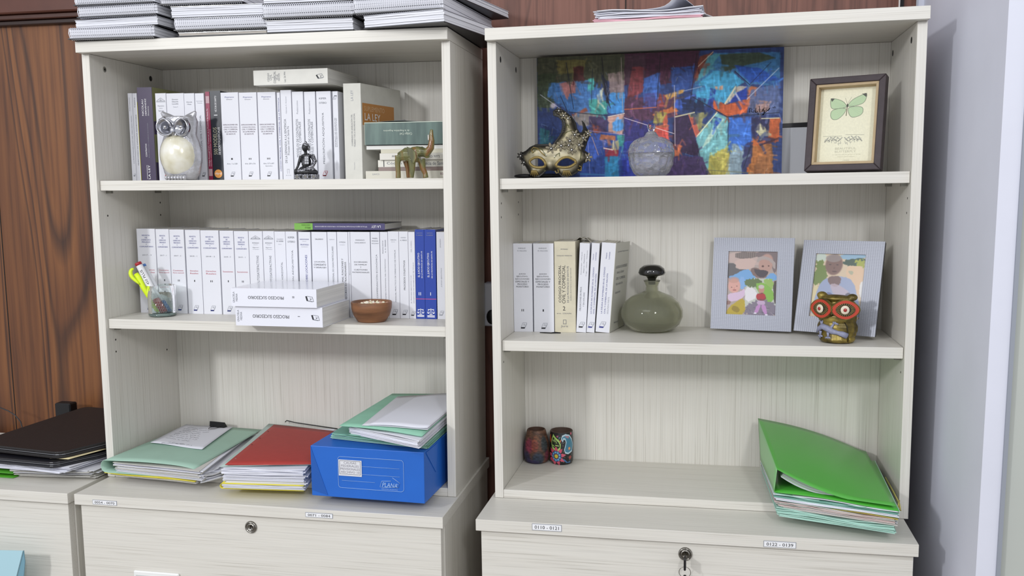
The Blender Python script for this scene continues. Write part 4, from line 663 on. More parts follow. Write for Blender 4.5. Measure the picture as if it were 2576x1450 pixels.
for i in range(26): x=R.rg.uniform(500,850); y=R.rg.uniform(850,1020); a=E_(x,y); R.line(a,(a[0]+R.rg.uniform(2,7),a[1]+R.rg.uniform(-1,5)),.8,['#4b4556','#a8a0ac'][i%2],.7)
EE(688,712,36,46,'#b8877a'); EE(688,675,36,26,'#c2b4b4'); PE([(630,790),(670,750),(720,750),(745,800),(730,840),(640,840)],'#7a3f46'); EE(660,790,34,38,'#a83238'); EE(705,790,32,38,'#a83238'); PE([(640,840),(730,840),(735,890),(640,890)],'#b9a0bc')
PE([(640,885),(690,885),(640,1000),(600,990)],'#b586b8'); PE([(680,885),(735,885),(760,1000),(715,1000)],'#b586b8'); EE(615,992,18,9,'#e4e0ea'); EE(745,1008,18,9,'#e4e0ea')
R.blur(1)
photo_frame('silver woven photo frame picturing a masked woman, a baby and a child',(1787,832.5),(1990,841.5),.194,.15,R,(.19,.8,.148,.835))
R=Ras(150,205,0,100,0,133,'#c9b59a')
def E_(x,y): return ((x-(1375-125*(y-290)/760))/595*100,(y-290)/760*133)
PE([(1380,290),(1500,290),(1480,400),(1360,400)],'#b9c4b8'); PE([(1370,380),(1440,370),(1490,440),(1490,590),(1420,640),(1310,700)],'#667a34',1,8); PE([(1640,290),(1980,290),(1960,330),(1700,370)],'#86a8c0'); PE([(1690,360),(1960,320),(1940,420),(1700,430)],'#2f4a3c',1,4); PE([(1820,370),(1960,340),(1940,430),(1860,450)],'#9aa03c',1,8); PE([(1680,420),(1960,430),(1920,740),(1800,760)],'#d3b394'); PE([(1730,480),(1810,490),(1780,550)],'#a6a48a'); PE([(1310,690),(1390,650),(1330,870),(1280,870)],'#cdbf94'); PE([(1870,620),(1920,590),(1900,800),(1850,780)],'#d8d6d4')
PE([(1400,640),(1500,570),(1680,550),(1800,600),(1840,820),(1880,1060),(1250,1060),(1330,820)],'#8f9ab8'); PE([(1500,560),(1660,550),(1640,650),(1580,690),(1500,640)],'#6d5452'); PE([(1510,650),(1600,640),(1760,740),(1740,800),(1560,790)],'#b5a4b0',.8); EE(1580,420,105,135,'#74564e'); EE(1580,345,95,50,'#8a7e7c',.9); EE(1535,420,14,7,'#3c2a28'); EE(1620,420,14,7,'#3c2a28'); EE(1580,500,30,8,'#4c2f2e'); EE(1580,460,10,14,'#5f443e')
PE([(1460,770),(1500,740),(1560,780),(1540,820)],'#5c6690'); PE([(1680,770),(1740,730),(1770,780),(1740,820)],'#545064')
R.blur(2)
photo_frame('silver woven photo frame with an elderly woman in a pale shirt, behind the brass owl',(1996,841.5),(2200,858.5),.19,.25,R,(.175,.79,.145,.83))
# ---- carnival mask
YM=.085
def zx(x,y): q=at(UR,1280+x/6.59,240+y/6.59,'y',YM); return q
org=zx(700,1365); t=thing('carnival_mask','ornate black and gold carnival mask with beaded flowers, left of the crystal jar','mask',UR,(org.x,YM,ZR1+.0008))
OUT=[(150,925),(200,935),(260,910),(330,850),(430,805),(560,800),(720,800),(790,700),(840,610),(860,490),(845,410),(790,350),(700,320),(690,240),(740,200),(860,210),(940,270),(1020,340),(1080,430),(1110,540),(1150,600),(1185,590),(1195,500),(1165,385),(1220,440),(1255,520),(1300,600),(1310,650),(1275,770),(1245,900),(1300,950),(1325,1030),(1280,1100),(1215,1130),(1195,1230),(1120,1290),(1040,1340),(960,1365),(880,1360),(830,1310),(760,1262),(690,1250),(620,1255),(580,1300),(500,1362),(420,1362),(340,1330),(300,1260),(250,1180),(205,1130),(160,1060),(145,990)]
EL=[(350,1105),(400,1062),(480,1035),(560,1060),(620,1130),(600,1180),(480,1190),(400,1165)]; ER=[(800,1165),(850,1090),(930,1042),(1010,1042),(1112,1105),(1050,1160),(980,1187),(880,1187)]
R=Ras(190,190,135,1335,190,1375,'#17150f'); ins=R.inside(OUT)&~R.inside(EL)&~R.inside(ER)
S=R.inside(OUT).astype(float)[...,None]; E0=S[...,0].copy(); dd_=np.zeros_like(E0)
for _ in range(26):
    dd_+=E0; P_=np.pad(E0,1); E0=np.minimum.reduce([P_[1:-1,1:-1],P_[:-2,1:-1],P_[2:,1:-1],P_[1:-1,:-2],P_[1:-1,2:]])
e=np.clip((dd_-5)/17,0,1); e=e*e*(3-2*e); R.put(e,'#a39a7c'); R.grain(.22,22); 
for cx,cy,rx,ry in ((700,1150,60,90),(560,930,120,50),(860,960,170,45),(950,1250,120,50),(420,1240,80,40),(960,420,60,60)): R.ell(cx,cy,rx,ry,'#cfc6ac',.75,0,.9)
for P in ([(330,960),(370,880),(430,870),(440,930),(390,960)],[(460,900),(500,880),(560,900),(600,960),(640,1010)],[(770,1040),(800,990),(850,960),(850,1010)],[(900,650),(960,600),(1060,570)],[(940,520),(930,480),(970,490),(980,530)],[(1180,880),(1190,960),(1180,1060)],[(640,1270),(580,1240),(620,1170)]): R.path(P,16,'#6a6a3c',.9); R.path(P,6,'#1d1b12',.8)
hm=np.clip(e,0,1)
def fm(u,v):
    i=min(int(u*189+.5),189); j=min(int(v*189+.5),189); x=135+u*1200; y=190+v*1185; q=zx(x,y)
    c=((x-700)/620)**2*.028-.010*hm[j,i]- (.012*math.exp(-((x-700)/70)**2-((y-1160)/110)**2)); c+=-.0+.03*max(0,(900-y)/700)
    return (q.x-org.x,c,q.z-ZR1-.0008)
sk=lambda i,j:not(ins[j,i] and ins[j+1,i] and ins[j,i+1] and ins[j+1,i+1])
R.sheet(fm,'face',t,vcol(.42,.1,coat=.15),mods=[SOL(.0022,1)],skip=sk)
def fp(x,y,off=0): p=fm((x-135)/1200,(y-190)/1185); return (p[0],p[1]-off,p[2])
GLD=M('#8f7c4a',.4,.4,bump=.3,bscale=600)
for P in (chaik(EL,1),chaik(ER,1)):
    Q=[]; n=len(P)
    for i in range(n):
        for s in range(4): f_=s/4; Q.append((P[i][0]*(1-f_)+P[(i+1)%n][0]*f_,P[i][1]*(1-f_)+P[(i+1)%n][1]*f_))
    cx_=sum(p[0] for p in Q)/len(Q); cy_=sum(p[1] for p in Q)/len(Q)
    b=MB(); b.tube([fp(cx_+(p[0]-cx_)*1.1,cy_+(p[1]-cy_)*1.16,.002) for p in Q],.0027,GLD,8,closed=True); b.build('eye_rim',t)
b=MB()
for x0,y0,s in ((420,1250,1),(960,1250,1)):
    b=MB()
    for k in (-2,-1,0,1,2): b.tube([fp(x0+k*18,y0,.002),fp(x0+k*30,y0+60,.002),fp(x0+k*36,min(y0+108-abs(k)*14,1362),.001)],[.0018,.0014,.0005],GLD,6)
    b.build('gold_fringe',t)
b=MB(); b.tube([fp(770,1250,.002),fp(790,1290,.002),fp(830,1280,.002),fp(820,1230,.002)],.0012,GLD,6); b.build('gold_scroll',t); b=MB(); b.tube([fp(1130,1230,.002),fp(1180,1250,.002),fp(1185,1180,.002),fp(1150,1170,.002)],.0014,GLD,6)
b.build('gold_scroll',t); b=MB()
b.tube([fp(x,y,.0025) for x,y in ((620,1010),(560,960),(480,880),(400,860),(370,910),(410,950))],.0011,GLD,6)
b.build('gold_scroll',t)
PT=M('#7f7763',.5,.1,var=.4,vscale=300); PEARL=M('#f2f0ea',.15,coat=.5); DKC=M('#0d0c0b',.4)
for (x,y,s) in ((800,240,.8),(890,325,.8),(1085,650,1),(1015,755,1.1),(1215,700,.9),(1280,620,.8),(880,840,1.1),(715,885,1.2),(1160,820,1),(1050,905,1),(1285,1025,1),(235,1110,.7),(170,1000,.8),(960,370,.6),(1000,830,.7)):
    b=MB(); c=Vector(fp(x,y,.003)); r=.0078*s; m_=PT if x>300 and y>300 else M('#2b2822',.4)
    for k in range(6):
        a=k*math.pi/3+x; d=Vector((math.cos(a),-.25,math.sin(a))); q=c+d*r*.75
        b.ell(q,(r*.62,r*.12,r*.3),m_,8,5,Matrix.Rotation(-a,4,'Y'))
    b.ell(c+Vector((0,-.0008,0)),(r*.55,r*.24,r*.55),DKC,10,6); fl=b.build('flower',t)
    b=MB(); b.ell(c+Vector((0,-.0034,0)),(.0015,.0015,.0015),PEARL,8,6); b.build('bead',fl)
b=MB(); b.ell((-.062,.03,.0052),(.022,.012,.0045),M('#111114',.5),12,6); b.ell((-.02,.04,.0052),(.05,.014,.0045),M('#111114',.5),12,6); b.build('ribbon',t)
# ---- crystal jar
def glass(name,col,rough=.02,bump=0,scale=200,trans=1,ior=1.45,vor=False):
    m=D.materials.new(name); m.use_nodes=True; nt=m.node_tree; b=nt.nodes['Principled BSDF']; b.inputs['Base Color'].default_value=lin(col); b.inputs['Roughness'].default_value=rough; b.inputs['Transmission Weight'].default_value=trans; b.inputs['IOR'].default_value=ior
    if bump:
        tc=nt.nodes.new('ShaderNodeTexCoord'); v=nt.nodes.new('ShaderNodeTexVoronoi'); v.inputs['Scale'].default_value=scale; nt.links.new(tc.outputs['Object'],v.inputs[0]); bp=nt.nodes.new('ShaderNodeBump'); bp.inputs['Strength'].default_value=bump; bp.inputs['Distance'].default_value=.004; nt.links.new(v.outputs[0],bp.inputs['Height']); nt.links.new(bp.outputs[0],b.inputs['Normal'])
    return m
p=at(UR,1638,443,'y',.09); t=thing('crystal_jar','cut crystal lidded jar with round knob, in front of the painting','jar',UR,(p.x,.09,ZR1+.0004))
CG=glass('cut_crystal','#f4f5fb',.06,1.0,75,.86,1.48); px=1/1205
wob=lambda a,z:1+.018*math.cos(a*16)
b=MB(); b.lathe([(.0,0),(.028,0),(.036,.008),(.0425,.022),(.0455,.04),(.0455,.046),(.0415,.046),(.041,.03),(.034,.012),(.0,.008)],CG,64,wob=wob); b.build('bowl',t)
b=MB(); b.lathe([(.0455,.0465),(.0448,.054),(.041,.064),(.034,.0715),(.024,.0765),(.0145,.0785),(.0125,.0815),(.0095,.0865),(.006,.089),(.0,.0895)],CG,64,wob=wob); ld=b.build('lid',t)
b=MB(); b.lathe([(.0,.0885),(.0055,.089),(.0065,.093),(.0085,.097),(.0082,.101),(.0055,.104),(0,.105)],glass('knob_crystal','#f0f2f6',.02),20); b.build('knob',ld)
# ---- smoky bottle
p=at(UR,1636,836,'z',ZR2); t=thing('glass_bottle','squat smoky grey-green glass bottle with black mushroom stopper','bottle',UR,(p.x+.002,.172,ZR2+.0004))
SG_=M('#d3d4c2',.03,0,.9,ior=1.25)
pr=[(0,.0),(.028,0),(.045,.004),(.059,.016),(.0655,.032),(.0655,.045),(.058,.062),(.042,.075),(.022,.083),(.0135,.087),(.0125,.096),(.0165,.106),(.018,.109)]
inn=[(r-.0022 if r>.004 else 0,z+(.0026 if i<4 else 0)) for i,(r,z) in enumerate(pr)][::-1]
b=MB(); b.lathe(pr+inn,SG_,48); b.build('body',t)
b=MB(); b.lathe([(0,.1),(.0075,.1),(.009,.112),(.0105,.1145),(.014,.118),(.0265,.1205),(.029,.1255),(.026,.134),(.018,.1405),(.009,.1425),(0,.143)],M('#070708',.05,coat=1),40); b.build('stopper',t)
# ---- brass owl
p=at(UR,2110,867,'z',ZR2); t=thing('owl_figurine','squat brass owl with big red eyes and a pale blue lizard on its belly','figurine',UR,(p.x+.001,.068,ZR2+.0004),-.42)
BRS=ramp_mat('aged_brass',None,[(.3,'#2d2613'),(.5,'#6f602c'),(.7,'#a08c42')],(45,45,45),detail=4,rough=.35,metal=.45,bump=.3)
b=MB(); b.ell((0,0,.028),(.0395,.031,.026),BRS); b.ell((0,0,.0175),(.037,.03,.016),BRS); b.lathe([(0,0.001),(.031,.001),(.034,.006),(.03,.02),(0,.03)],BRS,24); b.ell((0,0,.048),(.037,.030,.026),BRS); b.ell((0,.002,.066),(.036,.028,.026),BRS)
b.ell((0,-.008,.086),(.038,.018,.007),BRS); b.ell((-.029,-.008,.091),(.010,.01,.007),BRS); b.ell((.029,-.008,.089),(.010,.01,.007),BRS)
b.build('body',t,mods=[RM(.0016)])
b=MB(); b.prism([(-.004,0),(.004,0),(.001,-.016),(-.001,-.016)],(0,-.04,.072),(1,0,0),(0,0,1),(0,.012,0),BRS); b.build('beak',t,mods=[BEV(.001)])
def almond(cx,cz,w,h,n=24): return [(cx+w*math.cos(a),cz+h*math.sin(a)*(1-.25*math.cos(a)**2)) for a in [2*math.pi*i/n for i in range(n)]]
for sx in (-1,1):
    w=.0250; Me=Matrix.Translation((sx*.0232,-.0305,.067))@Matrix.Rotation(sx*.42,4,'Z'); h=.018
    b=MB(); b.M=Me; b.prism(almond(0,0,w*1.1,h*1.1),(0,0,0),(1,0,0),(0,0,1),(0,.006,0),BRS); b.prism(almond(0,0,w,h),(0,-.0008,0),(1,0,0),(0,0,1),(0,.003,0),M('#b8402c',.4)); b.prism(almond(0,0,w*.72,h*.7),(0,-.0014,0),(1,0,0),(0,0,1),(0,.001,0),M('#241d12',.4))
    for k in range(26): a=k*2*math.pi/26; b.tube([(w*.42*math.cos(a),-.0018,h*.42*math.sin(a)),(w*.72*math.cos(a),-.0018,h*.72*math.sin(a))],.0004,M('#b6a25c',.4,.3),4)
    e=b.build('eye',t); b=MB(); b.M=Me; q=w/.0255; b.ell((-.001*q,-.0022,0),(.0085*q,.0018,.0085),M('#d9cdb8',.4),18,8); b.ell((-.001*q,-.0042,0),(.0035*q,.0015,.0035),M('#9c2a24',.2,coat=.6),12,6); b.build('pupil',e)
LZ=M('#8d90a8',.5,var=.15,vscale=200)
b=MB()
def onb(x,z): return (x,-math.sqrt(max(.0004,(1-(x/.0405)**2)*(1-((z-.022)/.034)**2)))*.0325-.0004,z)
def lz(P,R_): b.tube([onb(*p) for p in P],R_,LZ,8)
lz([(-.035,.018),(-.028,.027),(-.02,.032),(-.01,.029),(.0,.024),(.01,.022),(.018,.02),(.026,.016)],[.0015,.0045,.006,.0062,.0055,.004,.0055,.006])
for (a,c,tips) in (((-.004,.028),(.002,.04),[(-.004,.045),(.003,.047),(.009,.045),(.01,.038)]),((-.008,.022),(-.008,.012),[(-.014,.01),(-.008,.006),(-.002,.01)]),((-.024,.03),(-.023,.036),[(-.027,.042),(-.022,.043)]),((-.024,.023),(-.025,.014),[(-.03,.012),(-.026,.008),(-.02,.012)])):
    lz([a,c],[.003,.002]); 
    for q in tips: lz([c,q],[.0022,.0016])
b.build('lizard',t)
b=MB()
for x in (-.002,.006,.03): b.tube([onb(x,.001+.001),onb(x,.012)],.0012,BRS,6)
b.tube([onb(.0265,.004),onb(.028,.02),onb(.025,.035),onb(.02,.042)],.0007,M('#1a150c',.5),6); b.build('claws',t)
# ---- gourd cups
p=at(UR,1340,1170,'z',.018); t=thing('gourd_cup','brown gourd cup with faded red and blue paint, against the left panel','cup',UR,(.0495,.2125,.0184))
R=Ras(160,60,0,6.2832,0,1,'#5d4030')
for x,y,rx,ry,c in ((4.2,.45,.5,.28,'#7a2c44'),(4.75,.4,.35,.3,'#7f3a2c'),(4.0,.85,.5,.3,'#27284a'),(5.0,.85,.6,.28,'#26354a'),(5.6,.4,.4,.3,'#2f3a40'),(4.9,.2,.3,.12,'#6a4226'),(3.5,.6,.4,.4,'#3a2444'),(5.8,.75,.3,.2,'#5c2a3a'),(4.5,.95,.8,.1,'#2c2448'),(.5,.5,.8,.5,'#4a2c3c'),(2,.5,.8,.5,'#2f3448')): R.ell(x,y,rx,ry,c,.85,0,.4)
R.grain(.3,40)
pr=[(.022,0),(.027,.004),(.0295,.018),(.0295,.03),(.0275,.048),(.0235,.064),(.021,.0745),(.0195,.076)]
def interp(pr,v):
    z=v*pr[-1][1]
    for i in range(len(pr)-1):
        if z<=pr[i+1][1]: f_=(z-pr[i][1])/(pr[i+1][1]-pr[i][1]); f_=max(0,min(1,f_)); return pr[i][0]*(1-f_)+pr[i+1][0]*f_,z
    return pr[-1]
def wall(pr): 
    def fn(u,v): r,z=interp(pr,1-v); return (r*math.cos(u*6.2832),r*math.sin(u*6.2832),z)
    return fn
R.sheet(wall(pr),'painted_wall',t,vcol(.55))
b=MB(); b.lathe([(.0195,.076),(.018,.0755),(.0185,.06),(.022,.03),(.02,.006),(0,.005)],M('#4a3226',.7),32); b.lathe([(0,.0002),(.022,.0)],M('#3a2a24',.7),32); b.build('inside',t)
p=at(UR,1408,1162,'z',.018); t=thing('painted_cup','black cup painted with a pink flower, green leaf and blue paisley','cup',UR,(.1065,.2155,.0184))
# painted cup: u runs round, view side about u in 3.6..5.9
R=Ras(420,130,0,6.2832,0,1,'#121114')
def cc(x,y): # zoom px -> u,v
    s=max(-1,min(1,(x-1240)/300)); return (4.66+math.asin(s),(y-330-18*(1-s*s)**.5)/760)
def PC(P,c,w=None,a=1):
    Q=[cc(*p) for p in P]
    if w is None: R.poly(Q,c,a)
    else: R.path(Q+[Q[0]],w,c,a)
LEAF=[(1075,410),(1130,470),(1230,540),(1270,620),(1265,700),(1215,750),(1120,740),(1060,700),(1035,620),(1040,520)]
PC(LEAF,'#17230f'); PC(LEAF,'#a8cf6a',.07); 
for a_,b_ in (((1075,520),(1115,560)),((1110,500),(1180,590)),((1140,640),(1230,650)),((1065,640),(1110,670))): R.line(cc(*a_),cc(*b_),.03,'#b8d87c')
PAIS=[(1300,480),(1320,420),(1400,388),(1480,410),(1520,500),(1535,640),(1520,780),(1450,830),(1390,810),(1368,740),(1390,660),(1410,560),(1390,490),(1350,480),(1330,540)]
PC(PAIS,'#3f7f98'); PC(PAIS,'#bcd4e0',.05); PC([(1380,410),(1480,420),(1460,480),(1400,440)],'#b0808c'); q=cc(1475,715); R.ell(q[0],q[1],.12,.05,'#d88a6a'); R.ell(q[0],q[1],.05,.022,'#e8cc5a')
fx,fy=1160,900
for k in range(9):
    a=math.pi/2+k*2*math.pi/9; tip=(fx+250*math.cos(a),fy-240*math.sin(a)); s1=(fx+120*math.cos(a+.3),fy-120*math.sin(a+.3)); s2=(fx+120*math.cos(a-.3),fy-120*math.sin(a-.3)); m1=(fx+175*math.cos(a+.24),fy-175*math.sin(a+.24)); m2=(fx+175*math.cos(a-.24),fy-175*math.sin(a-.24)); PC([s1,m1,tip,m2,s2],'#d0506a')
def EC(x,y,r,c): q=cc(x,y); R.ell(q[0],q[1],r/285,r/760,c)
EC(fx,fy,135,'#1b2f5c')
for k in range(9): a=k*.698+.3; EC(fx+95*math.cos(a),fy+95*math.sin(a),33,'#4a86b4'); EC(fx+90*math.cos(a),fy+90*math.sin(a),12,'#a8cbe0')
EC(fx,fy,66,'#5c1f2c'); EC(fx,fy,48,'#d2be3c')
PC([(1310,960),(1360,960),(1440,1040),(1500,1010),(1490,1060),(1420,1060)],'#3a6ea0'); PC([(960,420),(990,400),(1020,520),(1010,600),(980,560)],'#c0552f'); EC(1515,370,30,'#c84a6a'); EC(1190,430,22,'#a84a78'); EC(1245,460,18,'#3f7f98'); EC(1490,930,45,'#a0403c'); PC([(1240,540),(1300,490),(1280,570)],'#c06a3a'); EC(1055,850+150,40,'#c84a5c')
for k in range(60): EC(1000+530*R.rg.rand(),380+720*R.rg.rand(),5,'#c9c4b8')
pr=[(.0235,0),(.0262,.006),(.027,.02),(.027,.05),(.026,.066),(.0255,.0735)]
R.sheet(wall(pr),'painted_wall',t,vcol(.35,coat=.4))
b=MB(); b.lathe([(.0255,.0735),(.0245,.075),(.0225,.0745),(.0225,.01),(0,.009)],M('#4c3a32',.6),36); b.lathe([(0,.0002),(.0235,0)],BLACK,32); b.build('inside',t)
# ---------------------------------------------------------------- left shelves: figurines, cup, bowl
p=at(UL,452,454,'y',.05); t=thing('owl_figurine','silver owl with a cream mother-of-pearl belly and round dish eyes','figurine',UL,(p.x+.004,.056,ZL1+.0004),.08)
SV=M('#c6c6cb',.3,.55,bump=.5,bscale=180,var=.2,vscale=60); H=.147
b=MB(); 
def sec(z,w,d,y=0): b.ell((0,y,z*H),(w*H,d*H,.12*H),SV,16,10)
b.M=Matrix.Diagonal((1,.74,1,1)); b.lathe([(0,.001),(.2*H,.001),(.26*H,.1*H),(.3*H,.28*H),(.305*H,.4*H),(.27*H,.56*H),(.235*H,.66*H),(.25*H,.76*H),(.262*H,.85*H),(.24*H,.915*H),(0,.93*H)],SV,32,wob=None); b.M=Matrix()
for s in (-1,1): b.tube([(s*.1*H,0,.83*H),(s*.18*H,-.01*H,.9*H),(s*.26*H,-.03*H,.985*H)],[.1*H,.075*H,.02*H],SV,12)
b.build('body',t,mods=[RM(.0018)])
CAP=ramp_mat('capiz_shell',None,[(.3,'#c9c2a6'),(.5,'#dcd8c4'),(.7,'#e6e4da')],(30,30,30),detail=3,rough=.2,coat=1,metal=.1)
b=MB(); b.ell((-.01*H,-.035*H,.36*H),(.285*H,.25*H,.345*H),CAP,28,18); b.build('belly',t)
for s in (-1,1):
    Me=Matrix.Translation((s*.125*H,-.2*H,.755*H))@Matrix.Rotation(-s*.22,4,'Z')@Matrix.Rotation(math.pi/2,4,'X')
    b=MB(); b.M=Me; b.lathe([(0,-.004),(.07*H,-.001),(.108*H,.006),(.122*H,.0075),(.128*H,.005),(.125*H,-.004),(0,-.008)],M('#b9bac0',.14,.95),32); e=b.build('eye',t)
    b=MB(); b.M=Me; b.ell((0,0,.004),(.03*H,.03*H,.03*H),M('#c8c8cc',.1,1),14,9); b.build('pupil',e)
    b=MB(); b.tube([(s*.02*H,-.225*H,.74*H),(s*.06*H,-.235*H,.83*H),(s*.13*H,-.23*H,.885*H),(s*.22*H,-.19*H,.86*H)],[.012*H,.02*H,.02*H,.012*H],M('#c0c0c6',.2,.9),8); b.build('brow',t)
b=MB(); b.tube([(0,-.2*H,.79*H),(0,-.25*H,.71*H),(0,-.255*H,.63*H)],[.02*H,.035*H,.008*H],M('#b9bac0',.15,.95),10); b.build('beak',t)
b=MB()
for k in range(7): b.ell((-.14*H+k*.045*H,-.21*H,.035*H),(.026*H,.05*H,.034*H),SV,10,7)
b.build('feet',t)
# seated figurine
p=at(UL,770,456,'y',.04); t=thing('seated_figurine','small black and silver seated meditating figurine on a mirrored base','figurine',UL,(p.x,.045,ZL1+.0004),.15)
BK=M('#1b1b1f',.35,coat=.2); SS=ramp_mat('silver_robe',None,[(.4,'#26262b'),(.5,'#7d7d84'),(.62,'#b4b4ba')],(500,500,500),detail=2,rough=.35,metal=.6)
b=MB(); b.box(-.023,.023,-.014,.014,0,.0105,SS,.001)
for k in range(5): b.box(-.02+k*.0088,-.0145+k*.0088,-.0146,-.0138,.0025,.008,BLACK if k%2 else CHROME)
b.build('base',t)
b=MB(); X=b
X.ell((0,0,.02),(.017,.012,.008),BK); X.ell((.0,-.001,.035),(.0105,.008,.014),BK); X.ell((.001,0,.048),(.0125,.007,.005),BK); X.tube([(0,0,.048),(-.001,-.001,.057)],.0035,BK); X.ell((-.0015,-.002,.065),(.0068,.007,.0085),BK)
X.tube([(-.011,0,.048),(-.0145,-.002,.036),(-.0165,-.006,.027),(-.021,-.008,.018)],[.0036,.0032,.0026,.0024],BK); X.ell((-.0215,-.009,.016),(.003,.003,.005),BK); X.tube([(.012,0,.048),(.0165,-.001,.036),(.011,-.008,.025),(.0,-.011,.022)],[.0038,.0036,.0028,.0025],BK)
X.tube([(.012,0,.017),(.021,-.004,.014),(.006,-.011,.015),(-.01,-.011,.015)],[.006,.0055,.005,.004],BK); X.tube([(-.012,0,.017),(-.021,-.004,.014),(-.006,-.01,.014)],[.006,.0055,.005],BK)
bd=b.build('body',t,mods=[RM(.0008)])
b=MB(); b.ell((-.0005,0,.0695),(.0078,.0075,.0058),SS,14,8); b.ell((.0055,.001,.065),(.003,.004,.0065),SS); b.ell((-.0005,0,.0755),(.003,.003,.003),SS); b.build('hair',bd)
b=MB(); b.tube([(.007,-.004,.052),(.003,-.0095,.042),(-.003,-.0095,.03)],[.0025,.0052,.0048],SS,8); b.tube([(.013,-.001,.05),(.0185,-.003,.037),(.014,-.009,.026),(.004,-.0115,.022)],[.0045,.005,.0042,.003],SS,8); b.ell((.006,-.006,.02),(.014,.008,.006),SS); b.ell((-.006,-.006,.017),(.016,.009,.005),SS); b.ell((0,0,.0145),(.024,.0135,.0045),SS)
for k in range(3):
    for j in range(2): b.box(.0005+j*.0042,.0042+j*.0042,-.0155,-.0148,.031+k*.0055,.0355+k*.0055,M('#d8d8dc',.08,1))
b.build('robe',bd)
# elephant
p=at(UL,1045,450,'y',.05); t=thing('elephant_figurine','glazed green and amber elephant with its trunk raised, before the book pile','figurine',UL,(p.x,.04,ZL1+.0004))
EL_=ramp_mat('jasper_glaze',None,[(.34,'#4c4d2c'),(.48,'#6c6b3c'),(.58,'#7a5a2c'),(.68,'#75451f')],(28,28,10),detail=3,rough=.25,coat=.6,dist=1.5); s=.00088
def Zp(x,y): return ((x-650)*s*.11,(1255-y)*s*.11)
def TT(b,P,R_,y=0): b.tube([(Zp(*p)[0],y,Zp(*p)[1]) for p in P],[r*s*.11 for r in R_],EL_,10)
b=MB()
TT(b,[(330,800),(480,760),(650,770),(780,800)],[90,150,150,130]); TT(b,[(330,780),(310,950),(320,1130),(320,1245)],[75,60,55,58],-.004); TT(b,[(440,850),(480,1050),(490,1240)],[80,50,42],.012); TT(b,[(640,850),(640,1080),(620,1240)],[90,60,50],-.008)
TT(b,[(800,850),(830,1050),(880,1160),(890,1245)],[90,65,55,62],.006); TT(b,[(600,680),(720,700),(840,700)],[80,115,100]); TT(b,[(820,700),(950,720),(1030,620),(1050,480),(1045,360),(1050,250)],[110,95,75,62,45,32])
TT(b,[(860,760),(940,820),(1000,815)],[40,25,12]); b.build('body',t,mods=[RM(.0011)])
b=MB(); b.prism([Zp(*q) for q in ((550,600),(660,640),(740,720),(760,850),(690,960),(640,860),(580,740))],(0,-.0165,0),(1,0,0),(0,0,1),(0,.003,0),EL_); b.build('ear',t,mods=[BEV(.001)])
b=MB(); b.tube([(Zp(990,360)[0],-.0045,Zp(990,360)[1]),(Zp(1000,470)[0],-.007,Zp(1000,470)[1])],.0011,M('#e0d8d0',.3),6); b.build('tusk',t)
# tumbler with markers
p=at(UL,390,800,'z',ZL2); CX,CY=p.x-.0005,.073; t=thing('glass_tumbler','clear glass cup with a lattice pattern holding markers, at the left end','cup',UL,(CX,CY,ZL2+.0004))
GL=glass('clear_glass','#e6efec',.02,0,0,1,1.3); GB=glass('thick_glass','#9fb3ac',.03,0,0,.8,1.45)
rt=.0305; b=MB(); b.lathe([(rt-.0016,.0075),(rt-.0012,.069),(rt,.069),(rt-.001,.0075)],GL,36); b.build('wall',t)
b=MB(); b.lathe([(0,0),(rt-.004,0),(rt-.001,.003),(rt-.001,.0072),(0,.0074)],GB,36); b.build('base',t)
b=MB(); WHM=M('#dfe1e4',.4)
for k in range(22):
    for s_ in (-1,1):
        P=[]; 
        for i in range(9):
            a=-2.25+k*.128+s_*i*.06; 
            if a<-2.3 or a>.4: continue
            P.append((( rt-.0022)*math.cos(a),(rt-.0022)*math.sin(a),.01+i*.0055))
        if len(P)>1: b.tube(P,.0003,WHM,4)
b.build('lattice',t)
def marker(label,p0,p1,r,body,parts,name='marker',txt=None):
    a=Vector(p0); c=Vector(p1); L=(c-a).length; Mx=Matrix.Translation(a)@(c-a).to_track_quat('Z','Y').to_matrix().to_4x4()
    t=thing(name,label,'marker',UL@Mx,group='markers in the glass cup'); b=MB(); b.lathe([(0,0),(r,0),(r,L),(0,L)],body,20)
    if txt:
        I=Mx.to_3x3().inverted(); vd=(I@Vector((.35,-1,0))); vd.z=0; vd.normalize(); ex=Vector((0,0,-1)); ey=vd.cross(ex)*1
        b.text(txt,vd*(r+.0003)+Vector((0,0,L*.72)),-ex,-ey,L*.3,r*.75,INK); 
        o=vd*(r+.0003)+Vector((0,0,L*.53)); b.add([tuple(o+ey*.003),tuple(o-ey*.003),tuple(o+ex*.006)],[(0,1,2)],INK)
    b.build('barrel',t)
    for n,z0,z1,rr,m in parts: b=MB(); b.lathe([(0,z0*L),(rr,z0*L),(rr,z1*L),(rr*.8,z1*L+.0008),(0,z1*L+.0008)],m,20); b.build(n,t)
    return t
ZB=ZL2+.010
q=at(UL,348,664,'y',CY-.012); marker("thick white marker with red end and black lettering in the glass cup",(CX+.006,CY-.004,ZB),(q.x,q.y,q.z),.0072,M('#e4e4e6',.35),[('cap',-.01,.32,.0079,M('#a32630',.35)),('end_plug',.97,1.02,.0076,M('#a32630',.35))],txt='450 PLUS')
q=at(UL,362,668,'y',CY+.006); marker('slim white marker with blue end beside the red one',(CX+.014,CY+.006,ZB),(q.x,q.y,q.z),.0048,M('#d6d8dc',.35),[('cap',-.01,.28,.0055,M('#4d78b8',.35)),('end_plug',.97,1.015,.0049,M('#4d78b8',.35))])
q=at(UL,352,722,'y',CY-.02); q2=at(UL,334,690,'y',CY-.02)
t=thing('highlighter','fluorescent yellow highlighter leaning over the rim of the glass cup','highlighter',UL,(0,0,0),group='markers in the glass cup')
